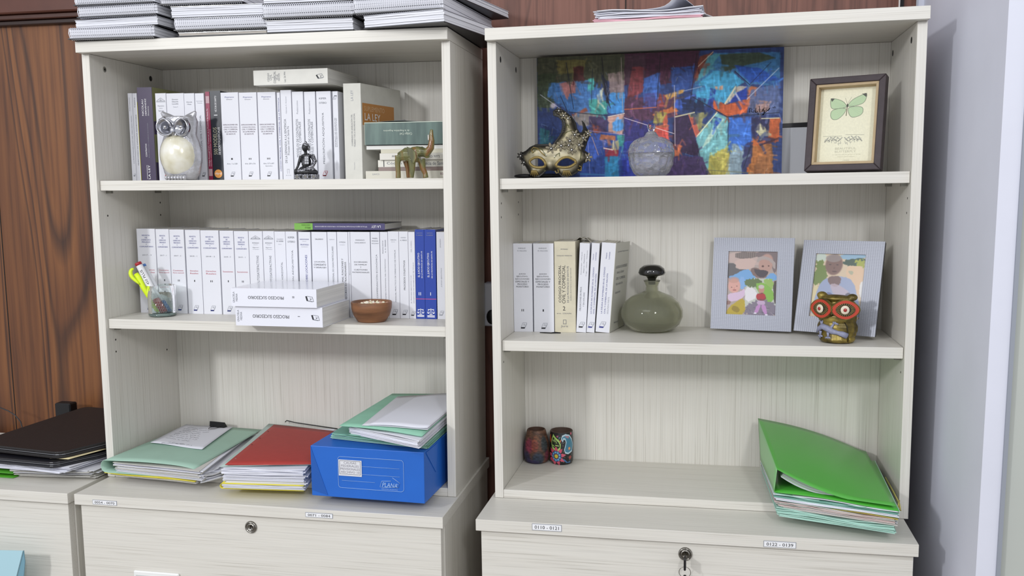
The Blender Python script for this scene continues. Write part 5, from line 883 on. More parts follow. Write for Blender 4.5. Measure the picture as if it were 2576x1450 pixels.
YH=M('#d4ec28',.4); b=MB(); b.tube([(CX-.006,CY-.006,ZB),(q.x+.002,CY-.012,q.z),(q.x-.006,CY-.014,q.z+.02),(q2.x+.004,CY-.014,q2.z)],[.005,.006,.006,.0055],YH,12); b.build('cap',t)
b=MB(); P_=[(q.x+.001,CY-.02,q.z+.004),(q.x-.007,CY-.021,q.z+.012),(q2.x-.003,CY-.021,q2.z-.006),(q2.x-.006,CY-.02,q2.z+.004),(q2.x-.003,CY-.018,q2.z+.011),(q2.x+.002,CY-.015,q2.z+.011)]; P_=[tuple(Vector(P_[i]).lerp(Vector(P_[i+1]),f_)) for i in range(5) for f_ in (.25,.75)]; b.tube(P_,[.0018,.0026,.0034,.004,.0044,.0044,.004,.0036,.003,.002],YH,12); b.build('clip',t)
# wooden bowl
p=at(UL,920,815,'z',ZL2); t=thing('wooden_bowl','small turned brown wooden bowl in front of the white books','bowl',UL,(p.x,.064,ZL2+.0004))
WBW=ramp_mat('bowl_wood',None,[(.3,'#5d3c24'),(.55,'#85593a'),(.75,'#946746')],(10,10,70),detail=4,rough=.5,coat=.1)
b=MB(); b.lathe([(0,0),(.029,0),(.031,.002),(.0385,.014),(.0425,.028),(.0435,.04),(.0425,.0425),(.0405,.0415),(.039,.03),(.03,.012),(0,.008)],WBW,48); b.build('body',t)
b=MB(); rr=random.Random(4); 
for k in range(95):
    a=rr.uniform(0,6.28); d=math.sqrt(rr.random())*.034; b.ell((d*math.cos(a),d*math.sin(a),.0335+rr.uniform(0,.0085)*(1-d/.05)),(rr.uniform(.003,.006),rr.uniform(.003,.005),rr.uniform(.002,.003)),M(['#e9e4cc','#d9d0b2','#efe9da','#c9a08c'][k%4 if k%7 else 3],.7),7,5,Matrix.Rotation(a*3,4,'X')@Matrix.Rotation(a,4,'Y'))
b.M=Matrix(); b.lathe([(0,.031),(.037,.031)],M('#cfc6a8',.8),24)
o=b.build('dried_petals',None,UL@Matrix.Translation((p.x,.064,ZL2+.0004))); tag(o,'cream dried petals heaped in the wooden bowl','potpourri',kind='stuff')
# ---------------------------------------------------------------- papers and folders
WP1=M('#dcdde6',.7); WP2=M('#cfd0d6',.7); WP3=M('#c4c2bc',.75); GRP=M('#9fbfae',.6,var=.05,vscale=20); GRM=M('#8fc4ab',.6,var=.08,vscale=25); GRD=M('#6d9f90',.6); YLW=M('#dccf45',.55); MNT=M('#a9cfc2',.6)
def XY(U,z,pts): return [at(U,px,py,'z',z) for px,py in pts]
def sheets(b,Q,z0,z1,n,mats,jit=.004,rnd=None,wav=.0006,Q1=None):
    """loose sheets between heights z0 and z1 over the quad Q (FL,FR,BR,BL)"""
    rnd=rnd or random.Random(len(b.v)); dz=(z1-z0)/n
    for k in range(n):
        f_=k/max(1,n-1); q=[(Vector((a[0],a[1],0))*(1-f_)+Vector((c[0],c[1],0))*f_) for a,c in zip(Q,Q1 or Q)]; ox,oy,an=rnd.uniform(-jit,jit),rnd.uniform(-jit,jit),rnd.uniform(-1,1)*jit*3
        c=sum(q,Vector())/4; P=[]
        for p in q: d=p-c; P.append(c+Vector((d.x-d.y*an,d.y+d.x*an,0))+Vector((ox,oy,0)))
        zb=z0+k*dz; zt=zb+dz*rnd.uniform(.8,.99); m=mats[rnd.randrange(len(mats))]; nx=7; V=[];F_=[]; ph=rnd.uniform(0,6)
        for i in range(nx+1):
            u=i/nx; w_=wav*math.sin(u*7+ph)
            for (A,B_) in ((P[0],P[1]),(P[3],P[2])):
                pt=A.lerp(B_,u)
                for z in (zb,zt): V.append((pt.x,pt.y,z+w_*(k+.5)/n))
        for i in range(nx):
            o=i*4; r=o+4; F_+=[(o,r,r+1,o+1),(o+1,r+1,r+3,o+3),(o+3,r+3,r+2,o+2),(o+2,r+2,r,o)]
        F_+=[(0,1,3,2),(nx*4,nx*4+2,nx*4+3,nx*4+1)]; b.add(V,F_,m)
def patch(C,nu=14,nv=10,fn=None):
    """bilinear sheet over corners FL,FR,BR,BL (3-D) with an added height fn(u,v)"""
    C=[Vector(c) for c in C]
    def g(u,v): p=C[0].lerp(C[1],u).lerp(C[3].lerp(C[2],u),v); return (p.x,p.y,p.z+(fn(u,v) if fn else 0))
    return g
def loose(name,label,cat,U,C,m,fn=None,th=.0004,marks=None,group=None):
    b=MB(); g=patch(C,fn=fn); b.grid(g,16,12,m); o=b.build(name,None,U,[SOL(th)]); tag(o,label,cat,group); return o
def scribble(t,g,rows,m,off=.0006,seed=1):
    r=random.Random(seed); b=MB()
    for (v,u0,u1,amp) in rows:
        P=[];u=u0
        while u<u1:
            q=g(u,v+r.uniform(-amp,amp)); P.append((q[0],q[1],q[2]+off)); u+=r.uniform(.008,.02)
            if r.random()<.13 and len(P)>2: b.tube(P,.00022,m,3,cap=False); P=[]; u+=.015
        if len(P)>1: b.tube(P,.00022,m,3,cap=False)
    return b.build('handwriting',t)
Z0=.0188
# left green case folder
zt=.052; TQ=XY(UL,zt,[(250,1158),(464,1175),(640,1078),(505,1052)]); BQ=XY(UL,Z0,[(285,1198),(478,1228),(640,1120),(470,1090)])
TQ[3].y=min(TQ[3].y,.262); TQ[2].y=min(TQ[2].y,.262)
t=thing('case_folder','thick pale green case folder bulging with papers, yellow folder under it','folder',UL)
FQ=[Vector((TQ[0].x+.012,TQ[0].y+.004,0)),Vector((TQ[1].x+.03,TQ[1].y-.004,0)),Vector((TQ[2].x,TQ[2].y-.01,0)),Vector((TQ[3].x+.01,TQ[3].y-.006,0))]
FR2=[FQ[0]+Vector((.02,.004,0)),FQ[1]+Vector((.012,-.004,0)),FQ[2],FQ[3]]
b=MB(); sheets(b,FR2,Z0+.0065,zt-.004,15,[WP1,WP2,WP1,WP3],.0065); tag(b.build('papers',t),None,None,kind='stuff')
b=MB(); L=(FQ[1]-FQ[0]).length; hh=(zt-Z0-.007)/2; ex=(TQ[1]-TQ[0]).normalized(); ed=(TQ[3]-TQ[0])
def prof(u,v):
    if u<.42: x=L*(1-.0)*(.42-u)/.42; z=Z0+.0065-.0008+.002*x/L; xx=x
    elif u<.58: a=(u-.42)/.16*math.pi; xx=-hh*.8*math.sin(a); z=Z0+.0065+hh*(1-math.cos(a))
    else: xx=L*(u-.58)/.42*.965; z=zt-.0006+.003*math.sin(math.pi*(u-.58)/.42)*(1-.3*v)-.004*max(0,(u-.9)/.1)**2*(1-v)
    p=TQ[0]+Vector((.012,.001,0))+ex*xx+ed*v+ (TQ[2]-TQ[1]-ed)*v*max(0,xx/L); return (p.x,min(p.y,.268),z)
b.grid(prof,60,12,GRP); b.build('cover',t,mods=[SOL(.0007)])
b=MB(); Yq=[FQ[0]+Vector((-.004,-.002,0)),FQ[1]+Vector((-.004,-.004,0)),FQ[2],FQ[3]]; sheets(b,Yq,Z0+.0035,Z0+.0058,2,[YLW],.002,wav=.002); b.build('yellow_folder',t)
b=MB(); sheets(b,[FQ[0]+Vector((.008,-.002,0)),FQ[1]+Vector((-.002,-.004,0)),FQ[2],FQ[3]],Z0+.0002,Z0+.0032,4,[WP3,WP1],.004,wav=.0015); tag(b.build('lower_papers',t),None,None,kind='stuff')
zn=zt+.0045; NQ=XY(UL,zn,[(378,1114),(508,1131),(586,1075),(482,1062)]); 
for q in NQ: q.z=zn; q.y=min(q.y,.26)
g=patch(NQ,fn=lambda u,v:.0008*math.sin(u*6+v*3)); t2=thing('handwritten_note','handwritten white note sheet clipped on the pale green folder','paper',UL)
b=MB(); b.grid(g,14,10,WP1); b.build('sheet',t2,mods=[SOL(.0003)]); scribble(t2,g,[(.1,.3,.75,.02)]+[(.25+.085*k,.12+.02*(k%3),.6+.1*((k*7)%4)/3,.018) for k in range(8)],INK2)
b=MB(); q=g(.4,.06); b.text('Documentación',(q[0],q[1],q[2]+.0009),(1,0,0),(0,1,0),.055,.006,INK2); b.build('heading',t2)
p=at(UL,563,1068,'z',zn); p.y=min(p.y,.245); t=thing('binder_clip','black binder clip gripping the note on the pale green folder','binder clip',UL,(p.x,p.y,zn+.0012),0,None,Matrix.Rotation(-.15,4,'Z')@Matrix.Scale(1.35,4))
b=MB(); b.prism([(-.002,0),(.008,.0),(.001,.0095),(-.001,.0095)],(-.0155,0,0),(0,1,0),(0,0,1),(.031,0,0),BLACK); b.build('body',t)
for s_ in (-1,1): b=MB(); b.tube([(s_*.008,-.002,.001),(s_*.006,-.016,.0015),(s_*.0025,-.022,.002),(s_*.001,-.0235,.002)],.0006,CHROME,6); b.build('wire_handle',t)
# white papers between the green and red folders
zw=.038; Wq=XY(UL,zw,[(500,1195),(560,1180),(700,1066),(600,1058)])
for q in Wq: q.y=min(q.y,.265)
WQ=[Vector((.235,-.045,0)),Vector((.262,-.03,0)),Vector((.345,.262,0)),Vector((.27,.262,0))]
WQ=[Vector((Wq[i].x,Wq[i].y,0)) for i in range(4)]
b=MB(); sheets(b,WQ,Z0,zw,9,[WP1,WP2],.009,wav=.002); o=b.build('paper_stack',None,UL); tag(o,'loose white printed sheets fanned between the green and the red folders','papers',kind='stuff')
# red folder bundle
zr=.068; RQ=XY(UL,zr,[(566,1170),(783,1168),(840,1085),(689,1069)]); 
RQ[1]=at(UL,800,1168,'z',zr)
for q in RQ: q.y=min(q.y,.262)
t=thing('red_folder_bundle','red cardboard folder on a bundle of papers with yellow edge, left of the blue box','folder',UL)
F0=[RQ[0]+Vector((-.004,-.004,0)),at(UL,778,1205,'z',.045),Vector((RQ[2].x-.01,.255,0)),Vector((RQ[3].x-.008,.258,0))]
for q in F0: q.z=0
F0[1].x=min(F0[1].x,.497); F0[2].x=min(F0[2].x,.56)
b=MB(); sheets(b,F0,Z0+.011,zr-.006,17,[WP1,WP1,WP2],.0045,wav=.001); tag(b.build('papers',t),None,None,kind='stuff')
b=MB(); sheets(b,[q+Vector((0,-.004,0)) for q in F0],Z0+.0015,Z0+.0105,6,[WP2,WP1],.004,wav=.001); tag(b.build('lower_papers',t),None,None,kind='stuff')
def yprof(F0,z0,h,m,t,name,ext=.0,off=-.004):
    ex=(F0[1]-F0[0]); L=ex.length; ex=ex.normalized(); b=MB()
    def pf(u,v):
        if u<.45: xx=L*(.45-u)/.45; z=z0
        elif u<.6: a=(u-.45)/.15*math.pi; xx=-h*.5*math.sin(a); z=z0+h/2*(1-math.cos(a))
        else: xx=L*(u-.6)/.4; z=z0+h
        p=F0[0].lerp(F0[3],v)+(F0[1].lerp(F0[2],v)-F0[0].lerp(F0[3],v)).normalized()*xx; return (p.x,p.y+off*(1-v),z)
    b.grid(pf,40,8,m); return b.build(name,t,mods=[SOL(.0006)])
yprof(F0,Z0+.0006,.0105,YLW,t,'yellow_folder')
b=MB(); g=patch([Vector((F0[0].x-.006,F0[0].y,zr-.004)),Vector((RQ[1].x+.0,RQ[1].y+.002,zr-.003)),Vector((RQ[2].x,RQ[2].y,zr-.002)),Vector((RQ[3].x-.02,.266,zr-.002))],fn=lambda u,v:.002*math.sin(3*u)); b.grid(g,14,10,M('#aebfb9',.6)); b.build('grey_green_folder',t,mods=[SOL(.0006)])
g=patch([Vector((q.x,q.y,zr)) for q in RQ],fn=lambda u,v:.003*math.sin(math.pi*u)*(1-v)-.004*(1-v)**6*math.sin(math.pi*u)); b=MB(); b.grid(g,16,12,M('#a93a35',.6,var=.05,vscale=60)); rc=b.build('red_cover',t,mods=[SOL(.0008)])
b=MB()
for k,(u,v) in enumerate(((.045,.12),(.04,.45),(.04,.62),(.045,.8))): q=g(u,v); b.M=Matrix(); b.lathe([(0,.0012),(.0018,.0012)],M('#2a1212',.8) if k else M('#b9a8a0',.8),8,c=q)
b.build('punch_holes',rc)
b=MB(); a=at(UL,722,1058,'y',.27); c=at(UL,850,1079,'y',.27); b.tube([(a.x-.004,.268,a.z-.004),(a.x,.268,a.z),(a.x+.02,.268,a.z-.004),(c.x,.268,c.z)],.0012,BLACK,6); tag(b.build('black_folder_edge',None,UL),'dark folder edge sticking up behind the red folder','folder')
# blue archive box
FL=at(UL,785,1247,'z',Z0); FR=at(UL,1068.5,1268.5,'z',Z0); FL.z=FR.z=Z0+.0002; Mx,W=planeM(FL,FR,0); I=(UL@Mx).inverted()
h=at(UL,1067,1139,'y',FR.y).z-Z0-.0004
dep=min(.29,.262-FL.y); t=thing('archive_box',"bright blue corrugated archive box with printed white lines and a small label",'box',UL@Mx)
BLU=M('#1f63c0',.45,var=.05,vscale=15); BLU2=M('#1a55a8',.45); W2=min(W,W)
b=MB(); xr=.7805; 
# right rear corner kept inside the panel
back=UL@Mx; e=Mx.to_3x3(); 
def inx(y): # local x limit so that unit x stays below the side panel
    return (xr-FL.x-e[0][1]*y)/e[0][0]
b.hexa([(0,0,0),(W,0,0),(min(W,inx(dep)),dep,0),(0,dep,0),(0,0,h),(W,0,h),(min(W,inx(dep)),dep,h),(0,dep,h)],BLU); b.build('body',t,mods=[BEV(.0012)])
b=MB(); b.prism([(.0,h-.003),(.075,h-.003),(.06,h*.42)],(W+.0002,.01,0),(0,1,0),(0,0,1),(.0012,0,0),BLU); b.build('side_flap',t)
b=MB(); b.prism([(.0005,h-.001),(.0005,.012),(.035,.003)],(0,-.0008,0),(1,0,0),(0,0,1),(0,.0008,0),BLU2); b.build('front_flap',t)
X=lambda x:(x-1105)/1172*W; Zz=lambda z,x=1700:h*(1-(z-690-(x-1105)*.045)/540); WB=M('#9fc0ea',.5); b=MB()
rr=[]; x0,x1,z1,z0=X(1393),X(2070),Zz(800,1393),Zz(1160,2000)
for cx_,cz_,a0 in ((x1-.006,z1-.006,0),(x0+.006,z1-.006,1),(x0+.006,z0+.006,2),(x1-.006,z0+.006,3)):
    for i in range(6): a=(a0+i/5)*math.pi/2; rr.append((cx_+.006*math.cos(a),-.0011,cz_+.006*math.sin(a)))
b.tube(rr,.0004,WB,4,closed=True)
for (xa,xb,z) in ((1640,2030,905),(1640,2030,990),(1430,1775,1068)): b.tube([(X(xa),-.0011,Zz(z)),(X(xb),-.0011,Zz(z))],.0003,WB,4)
b.text('PLANA',(X(1930),-.0012,Zz(1095,1930)),(1,0,-.02),(.18,0,1),X(2005)-X(1850),.0088,WB); b.text('INDUSTRIA ARGENTINA',(X(1925),-.0012,Zz(1140,1925)),(1,0,0),(0,0,1),.034,.0018,WB)
b.tube([(X(1850),-.0012,Zz(1120,1850)),(X(1825),-.0012,Zz(1115,1850)),(X(1845),-.0012,Zz(1055,1850)),(X(1940),-.0012,Zz(1050,1900))],.0005,WB,4); b.tube([(X(1850),-.0012,Zz(1120,1850)),(X(2015),-.0012,Zz(1118,2015)),(X(2030),-.0012,Zz(1070,2030)),(X(1955),-.0012,Zz(1015,1955))],.0005,WB,4)
b.text('R',(X(2010),-.0012,Zz(1085,2010)),(1,0,0),(0,0,1),.002,.0022,WB); b.build('printed_panel',t)
b=MB(); b.box(X(1400),X(1640),-.0016,-.0004,Zz(1003,1400),Zz(832,1400),M('#d6d7dc',.6))
x0,x1,z0,z1=X(1412),X(1628),Zz(985,1412),Zz(842,1412)
for P in (((x0,z0),(x1,z0)),((x1,z0),(x1,z1)),((x1,z1),(x0,z1)),((x0,z1),(x0,z0))): b.tube([(P[0][0],-.0018,P[0][1]),(P[1][0],-.0018,P[1][1])],.0003,INK,4)
for k,s in enumerate(('CAUSAS','FEDERALES','PREVISIONALES','ARCHIVO 10')): b.text(s,((x0+x1)/2,-.0019,z1-(k+.6)*(z1-z0)/4.3),(1,0,0),(0,0,1),(x1-x0)*(.6,.85,.92,.9)[k],(z1-z0)*.17,M('#8c8a92',.7))
b.build('label_sticker',t)
# green pile on the box
zb=Z0+h+.0012; z2=zb+.036; GQ=XY(UL,z2,[(853,1072),(1107,1101),(1190,1030),(987,991)]); LQ=XY(UL,zb+.004,[(830,1100),(1070,1126),(1190,1060),(960,1010)])
for Q in (GQ,LQ):
    Q[2]=Vector((.768,.262,0)); Q[3].y=min(Q[3].y,.262); Q[1].x=min(Q[1].x,.7655)
for q in GQ+LQ: q.z=0
t=thing('case_folder','mint green case folders stacked with papers on top of the blue box','folder',UL)
b=MB(); sheets(b,LQ,zb+.0003,zb+.0165,14,[GRM,GRD,MNT],.004,wav=.002,Q1=[a.lerp(c,.4) for a,c in zip(LQ,GQ)]); b.build('lower_folders',t)
PQ=[LQ[0].lerp(GQ[0],.6)+Vector((.03,.0,0)),Vector((.7635,GQ[1].y-.02,0)),GQ[2],GQ[3]]
b=MB(); sheets(b,PQ,zb+.017,z2-.002,11,[WP1,WP2,WP1],.003,wav=.001); tag(b.build('papers',t),None,None,kind='stuff')
g=patch([Vector((q.x,q.y,z2)) for q in GQ],fn=lambda u,v:.003*math.sin(math.pi*u)*(1-v)); b=MB(); b.grid(g,16,12,GRM); b.build('cover',t,mods=[SOL(.0007)])
z3=z2+.004; LQ2=XY(UL,z3,[(910,1071),(1090,1082),(1180,1020),(1000,998)]); LQ2[2]=Vector((.77,.25,0)); LQ2[1].x=min(LQ2[1].x,.766); LQ2[3].y=min(LQ2[3].y,.255)
for q in LQ2: q.z=z3
loose('loose_sheet','white sheet lying on the mint folder on the blue box, lower of two','paper',UL,LQ2,WP2,lambda u,v:.001*math.sin(u*4))
Q4=[Vector(q) for q in LQ2]; Q4[3]=LQ2[3].lerp(LQ2[2],.3)+Vector((0,-.012,0)); Q4[0]=LQ2[0].lerp(LQ2[1],.1); 
for q in Q4: q.z=z3+.0022
loose('loose_sheet','white sheet with curled right corner on the mint folder, upper of two','paper',UL,Q4,WP1,lambda u,v:.002*math.sin(u*4)+.02*max(0,u-.75)**1.5*(1-v))
# ---- right green pile
GP_=[at(UR,1957,1300,'z',Z0),at(UR,2249,1345,'z',Z0),Vector((.782,.215,0)),at(UR,1915,1170,'z',Z0)]
zq=.062; TQ=[at(UR,1948,1240,'z',zq),at(UR,2262,1285,'z',zq),at(UR,2200,1158,'z',zq),at(UR,1915,1160,'z',zq)]
for Q in (GP_,TQ):
    for q in Q: q.z=0; q.x=min(q.x,.7835); q.y=min(q.y,.235)
t=thing('case_folder','tall pile of mint case folders under the clear green folder, lower right bay','folder',UR)
rn=random.Random(5)
def mixq(f_): return [a.lerp(c,f_) for a,c in zip(GP_,TQ)]
b=MB(); sheets(b,mixq(0),Z0,Z0+.014,8,[MNT,GRD,MNT],.003,wav=.003,Q1=mixq(.3)); b.build('lower_folders',t)
b=MB(); sheets(b,[q+Vector((.012,.002,0)) for q in mixq(.4)[:1]]+mixq(.4)[1:],Z0+.0142,Z0+.027,10,[WP2,WP3,M('#b8c0b8',.7),M('#cbb8b4',.7)],.004,wav=.002,Q1=mixq(.6)); tag(b.build('papers',t),None,None,kind='stuff')
b=MB(); sheets(b,[mixq(.6)[0]+Vector((.03,-.002,0))]+[mixq(.6)[1]+Vector((0,-.003,0))]+mixq(.6)[2:],Z0+.0272,Z0+.0285,2,[M('#bfae5c',.6)],.002,wav=.002); b.build('yellow_tabs',t)
b=MB(); sheets(b,mixq(.75),Z0+.0288,zq-.0012,8,[MNT,WP1,MNT,GRD],.003,wav=.002,Q1=mixq(1)); b.build('upper_folders',t)
b=MB(); b.tube([(.779,.1,.05),(.781,.03,.045),(.7815,-.03,.04),(.7805,-.045,.036)],.0016,M('#c9bd6a',.6),6); b.tube([(.7815,-.03,.046),(.776,-.05,.042),(.7805,-.05,.034),(.7812,-.035,.03)],.0015,M('#c9bd6a',.6),6); b.build('yellow_cord',t)
GT=M('#5cb64c',.35,0,.0,coat=.3,alpha=.86); GT2=M('#4fb03c',.35,coat=.3)
t=thing('plastic_folder','bright green translucent plastic folder propped open on the mint pile','folder',UR)
g=patch([Vector((q.x,q.y,zq+.0006)) for q in TQ],fn=lambda u,v:.002*math.sin(u*5)); b=MB(); b.grid(g,16,10,GT2); b.build('lower_sheet',t,mods=[SOL(.0005)])
A=at(UR,1955,1182,'y',TQ[0].y+.004); B_=Vector((TQ[1].x-.004,TQ[1].y+.004,zq+.004)); C_=at(UR,2178,1151,'y',.225); C_.z=max(C_.z,zq+.004); E2=at(UR,1907,1053,'y',.205)
C_.x=min(C_.x,.783)
g2=patch([A,B_,C_,E2],fn=lambda u,v:-.016*math.sin(math.pi*u)*(1-v)**1.5*.9+.012*math.sin(math.pi*u)*v*.8)
b=MB(); b.grid(lambda u,v:(lambda q:(q[0],q[1],max(q[2],zq+.006)))(g2(u,v)),24,16,GT); b.build('upper_sheet',t,mods=[SOL(.0004)])
F2=at(UR,1903,1100,'y',.205); b=MB(); g=patch([Vector((TQ[0].x-.0,TQ[0].y+.002,zq+.002)),A,E2,Vector((TQ[3].x-.002,TQ[3].y,zq+.002))]); b.grid(g,6,10,M('#7fb47a',.45,coat=.2)); b.build('spine_strip',t,mods=[SOL(.0004)])
PQ=[Vector((TQ[0].x+.012,TQ[0].y+.008,0)),Vector((TQ[0].x+.17,TQ[0].y-.022,0)),Vector((TQ[2].x-.07,.18,0)),Vector((TQ[3].x+.03,.18,0))]
t=thing('paper_sheaf','thin sheaf of white printed pages inside the green plastic folder','papers',UR); b=MB()
for k in range(5): 
    g=patch([q+Vector((.0015*k,.003*k,zq+.0034+.0006*k)) for q in PQ],fn=lambda u,v,k=k:.05*max(0,.5-u)**2*2*(1-.4*v)+.0015*k*max(0,.6-u)); b.grid(g,14,8,[WP1,M('#b9cdb4',.7)][k%2])
b.build('pages',t,mods=[SOL(.0003)])
# ---------------------------------------------------------------- notebooks on top
NPG=ramp_mat('notebook_pages',None,[(.3,'#cbccd2'),(.6,'#dfe0e6')],(2,2,500),rough=.7)
COILM=M('#dcdde4',.3); BKC=M('#26272c',.4); YN=-.028
def notebook(label,px0,px1,py0,py1,zb,th,coil,rz,yf,dp=.29,mats=None):
    a=at(UL,px0,py0,'y',yf); c=at(UL,px1,py1,'y',yf); L=c.x-a.x
    t=thing('spiral_notebook' if coil else 'bound_document',label,'notebook' if coil else 'document',UL,(a.x,yf,zb),rz,'spiral-bound documents piled on the left shelf unit')
    b=MB(); n_=3 if coil else 5; sheets(b,[(.001,.003),(L-.001,.003),(L-.001,dp),(.001,dp)],.0021,th-.0012,n_,mats or [NPG],.0012,wav=.0003); b.build('page_block',t)
    b=MB(); b.box(0,L,-.003 if coil else .002,dp+.001,0,.002 if coil else .0011,BKC); b.build('back_cover',t)
    b=MB(); b.box(0,L,0.002,dp+.001,th-.0011,th-.0002,M('#c9cbd4',.2,coat=.5)); b.build('front_cover',t)
    if coil:
        n=int(L/.0044); P=[]; r=th/2+.0012
        for i in range(n*8+1):
            q=i/8*2*math.pi; P.append((.003+(L-.006)*i/(n*8),.007+r*.75*math.cos(q)-.004,th/2+r*math.sin(q)*.98))
        b=MB(); b.tube(P,.00085,COILM,5,cap=False); b.build('spiral_coil',t)
    return t
def pile(specs,z):
    for s in specs: 
        th=s[5]; notebook(s[0],s[1],s[2],s[3],s[4],z+.0012,th,s[6],s[7],s[8],**(s[9] if len(s)>9 else {})); z+=th+.0024
zt_=HL
pile([('lowest spiral notebook of the leftmost pile, sticking out past the board',172,383,84,80,.0225,True,.035,-.036),
 ('second white document from the bottom of the leftmost pile',187,402,60,64,.0185,False,-.05,-.012),
 ('third spiral notebook of the leftmost pile',195,398,38,38,.0215,True,-.02,-.018),
 ('fourth spiral notebook of the leftmost pile',187,388,20,12,.0165,True,-.0,-.02),
 ('topmost dark blue covered document of the leftmost pile',214,392,2,2,.012,False,-.03,-.005,dict(mats=[M('#3c3f55',.5)]))],zt_)
pile([('thin worn magazine under the second pile of notebooks',447,667,86,80,.0085,False,.03,-.02,dict(mats=[M('#b9b1a8',.5),WP3])),
 ('lower spiral notebook of the second pile',438,667,66,56,.0245,True,.03,-.024),
 ('white document between two spiral notebooks of the second pile',428,656,34,22,.0235,False,.04,-.015),
 ('upper spiral notebook of the second pile, turned slightly',403,606,14,2,.026,True,.05,-.02)],zt_)
pile([('bottom white document of the third pile',668,886,70,64,.0245,False,.015,-.022),
 ('spiral notebook of the third pile above its lowest document',661,888,42,36,.027,True,.012,-.026),
 ('top white document of the third pile',660,884,12,8,.022,False,.02,-.02)],zt_)
pile([('bottom white document of the rightmost pile, jutting over the side',913,1133,62,58,.0245,False,-.21,-.03,dict(dp=.33)),
 ('lower spiral notebook of the rightmost pile',889,1122,36,24,.0285,True,-.1,-.03,dict(dp=.3)),
 ('white document with bent cover near the top of the rightmost pile',905,1130,8,4,.016,False,-.2,-.024,dict(dp=.32)),
 ('topmost spiral notebook of the rightmost pile',889,1100,-6,-12,.02,True,-.06,-.03)],zt_)
# papers on the right unit
a=at(UR,1492,50,'y',-.01); c=at(UR,1765,38,'y',-.01)
t=thing('paper_bundle','small heap of white papers over a pink folder on top of the right unit','papers',UR,(0,0,HR))
Q=[Vector((a.x,-.01,0)),Vector((c.x,-.01,0)),Vector((c.x+.01,.2,0)),Vector((a.x+.01,.2,0))]
b=MB(); sheets(b,Q,.0006,.007,4,[M('#d8a9b4',.6)],.003,wav=.002); b.build('pink_folder',t)
b=MB(); sheets(b,[Q[0]+Vector((.006,-.004,0)),Q[1],Q[2],Q[3]],.0074,.02,9,[WP1,WP2,WP1],.006,wav=.003); g=patch([Vector((a.x,-.014,.021)),Vector((c.x-.02,-.014,.023)),Vector((c.x+.02,.19,.022)),Vector((a.x+.01,.19,.021))],fn=lambda u,v:.018*math.exp(-((u-.88)/.09)**2)+.002*math.sin(u*9)); b.grid(g,24,8,WP1)
g=patch([Vector((c.x-.006,-.01,.003)),Vector((c.x+.025,0,.001)),Vector((c.x+.02,.19,.002)),Vector((c.x-.01,.19,.006))],fn=lambda u,v:.01*(1-u)); b.grid(g,8,6,WP2); tag(b.build('papers',t,mods=[SOL(.0004)]),None,None,kind='stuff')
# ---------------------------------------------------------------- left cabinet: portfolios
def roundq(Q,r,n=5):
    P=[]; m=len(Q)
    for i in range(m):
        a,p,c=Q[i-1],Q[i],Q[(i+1)%m]; d1=(a-p).normalized()*r; d2=(c-p).normalized()*r
        for k in range(n+1): t_=k/n; P.append((p+d1)*(1-t_)**2+p*2*t_*(1-t_)+(p+d2)*t_**2)
    return P
LEA=M('#1c191a',.5,bump=.3,bscale=500); LEB=M('#15161d',.35,coat=.3)
z=.001; XL=-.0135
def wq(dx=0): return [Vector((-.31+dx,-.036,0)),Vector((-.0255,-.03,0)),Vector((-.016,.13,0)),Vector((-.3+dx,.2,0))]
b=MB(); q=[Vector((-.33,-.045,0)),Vector((-.2,-.05,0)),Vector((-.19,.1,0)),Vector((-.33,.1,0))]
t=thing('green_folder','bright green plastic folder under the white papers at the far left','folder',UL); g=patch([v+Vector((0,0,z)) for v in q],fn=lambda u,v:.02*(.5+.5*v)); b.grid(lambda u,v:(g(u,v)[0],g(u,v)[1],.0012),6,6,M('#4d9a2a',.35,coat=.3)); b.grid(g,10,8,M('#4d9a2a',.35,coat=.3)); b.build('cover',t,mods=[SOL(.0006)])
b=MB(); sheets(b,[Vector((-.2,-.045,0)),Vector((-.02,-.03,0)),Vector((-.013,.14,0)),Vector((-.2,.16,0))],.0035,.024,16,[WP3,WP2,WP3],.010,wav=.0015); sheets(b,[Vector((-.28,-.05,0)),Vector((-.055,-.062,0)),Vector((-.014,.12,0)),Vector((-.27,.17,0))],.0243,.036,9,[WP1,WP1,WP2],.012,wav=.003)
o=b.build('paper_stack',None,UL); tag(o,'ragged stack of white papers under the black portfolios at far left','papers',kind='stuff')
def portfolio(label,Q,z,th,slope,lm):
    t=thing('zip_portfolio',label,'portfolio',UL); P=roundq(Q,.02)
    def ext(z0,z1,sh,m,n,par=t):
        b=MB(); c=sum(P,Vector())/len(P); R_=[c+(p-c)*sh for p in P]; k=len(P); zs=lambda p:slope*(p.y+.05)
        b.add([(p.x,p.y,z0+zs(p)) for p in R_]+[(p.x,p.y,z1+zs(p)) for p in R_],[tuple(range(k))[::-1],tuple(range(k,2*k))]+[(i,(i+1)%k,(i+1)%k+k,i+k) for i in range(k)],m); return b.build(n,par,mods=[BEV(.0015,2)])
    ext(z,z+th*.4,1,lm,'lower_panel'); ext(z+th*.4+.0004,z+th*.6,.985,M('#77787c',.4,.5),'zip'); ext(z+th*.6+.0004,z+th,1,lm,'upper_panel'); return t
portfolio('shiny black zip portfolio lying on the white papers, lower of the pair',[Vector((-.3,-.055,0)),Vector((-.075,-.075,0)),Vector((-.013,.02,0)),Vector((-.016,.2,0)),Vector((-.28,.22,0))],.0375,.013,.02,LEB)
portfolio('matt black zip portfolio with cream paper edge, on top of the other one',[Vector((-.31,-.03,0)),Vector((-.072,-.06,0)),Vector((-.0125,.03,0)),Vector((-.016,.24,0)),Vector((-.24,.27,0))],.0535,.016,.06,LEA)
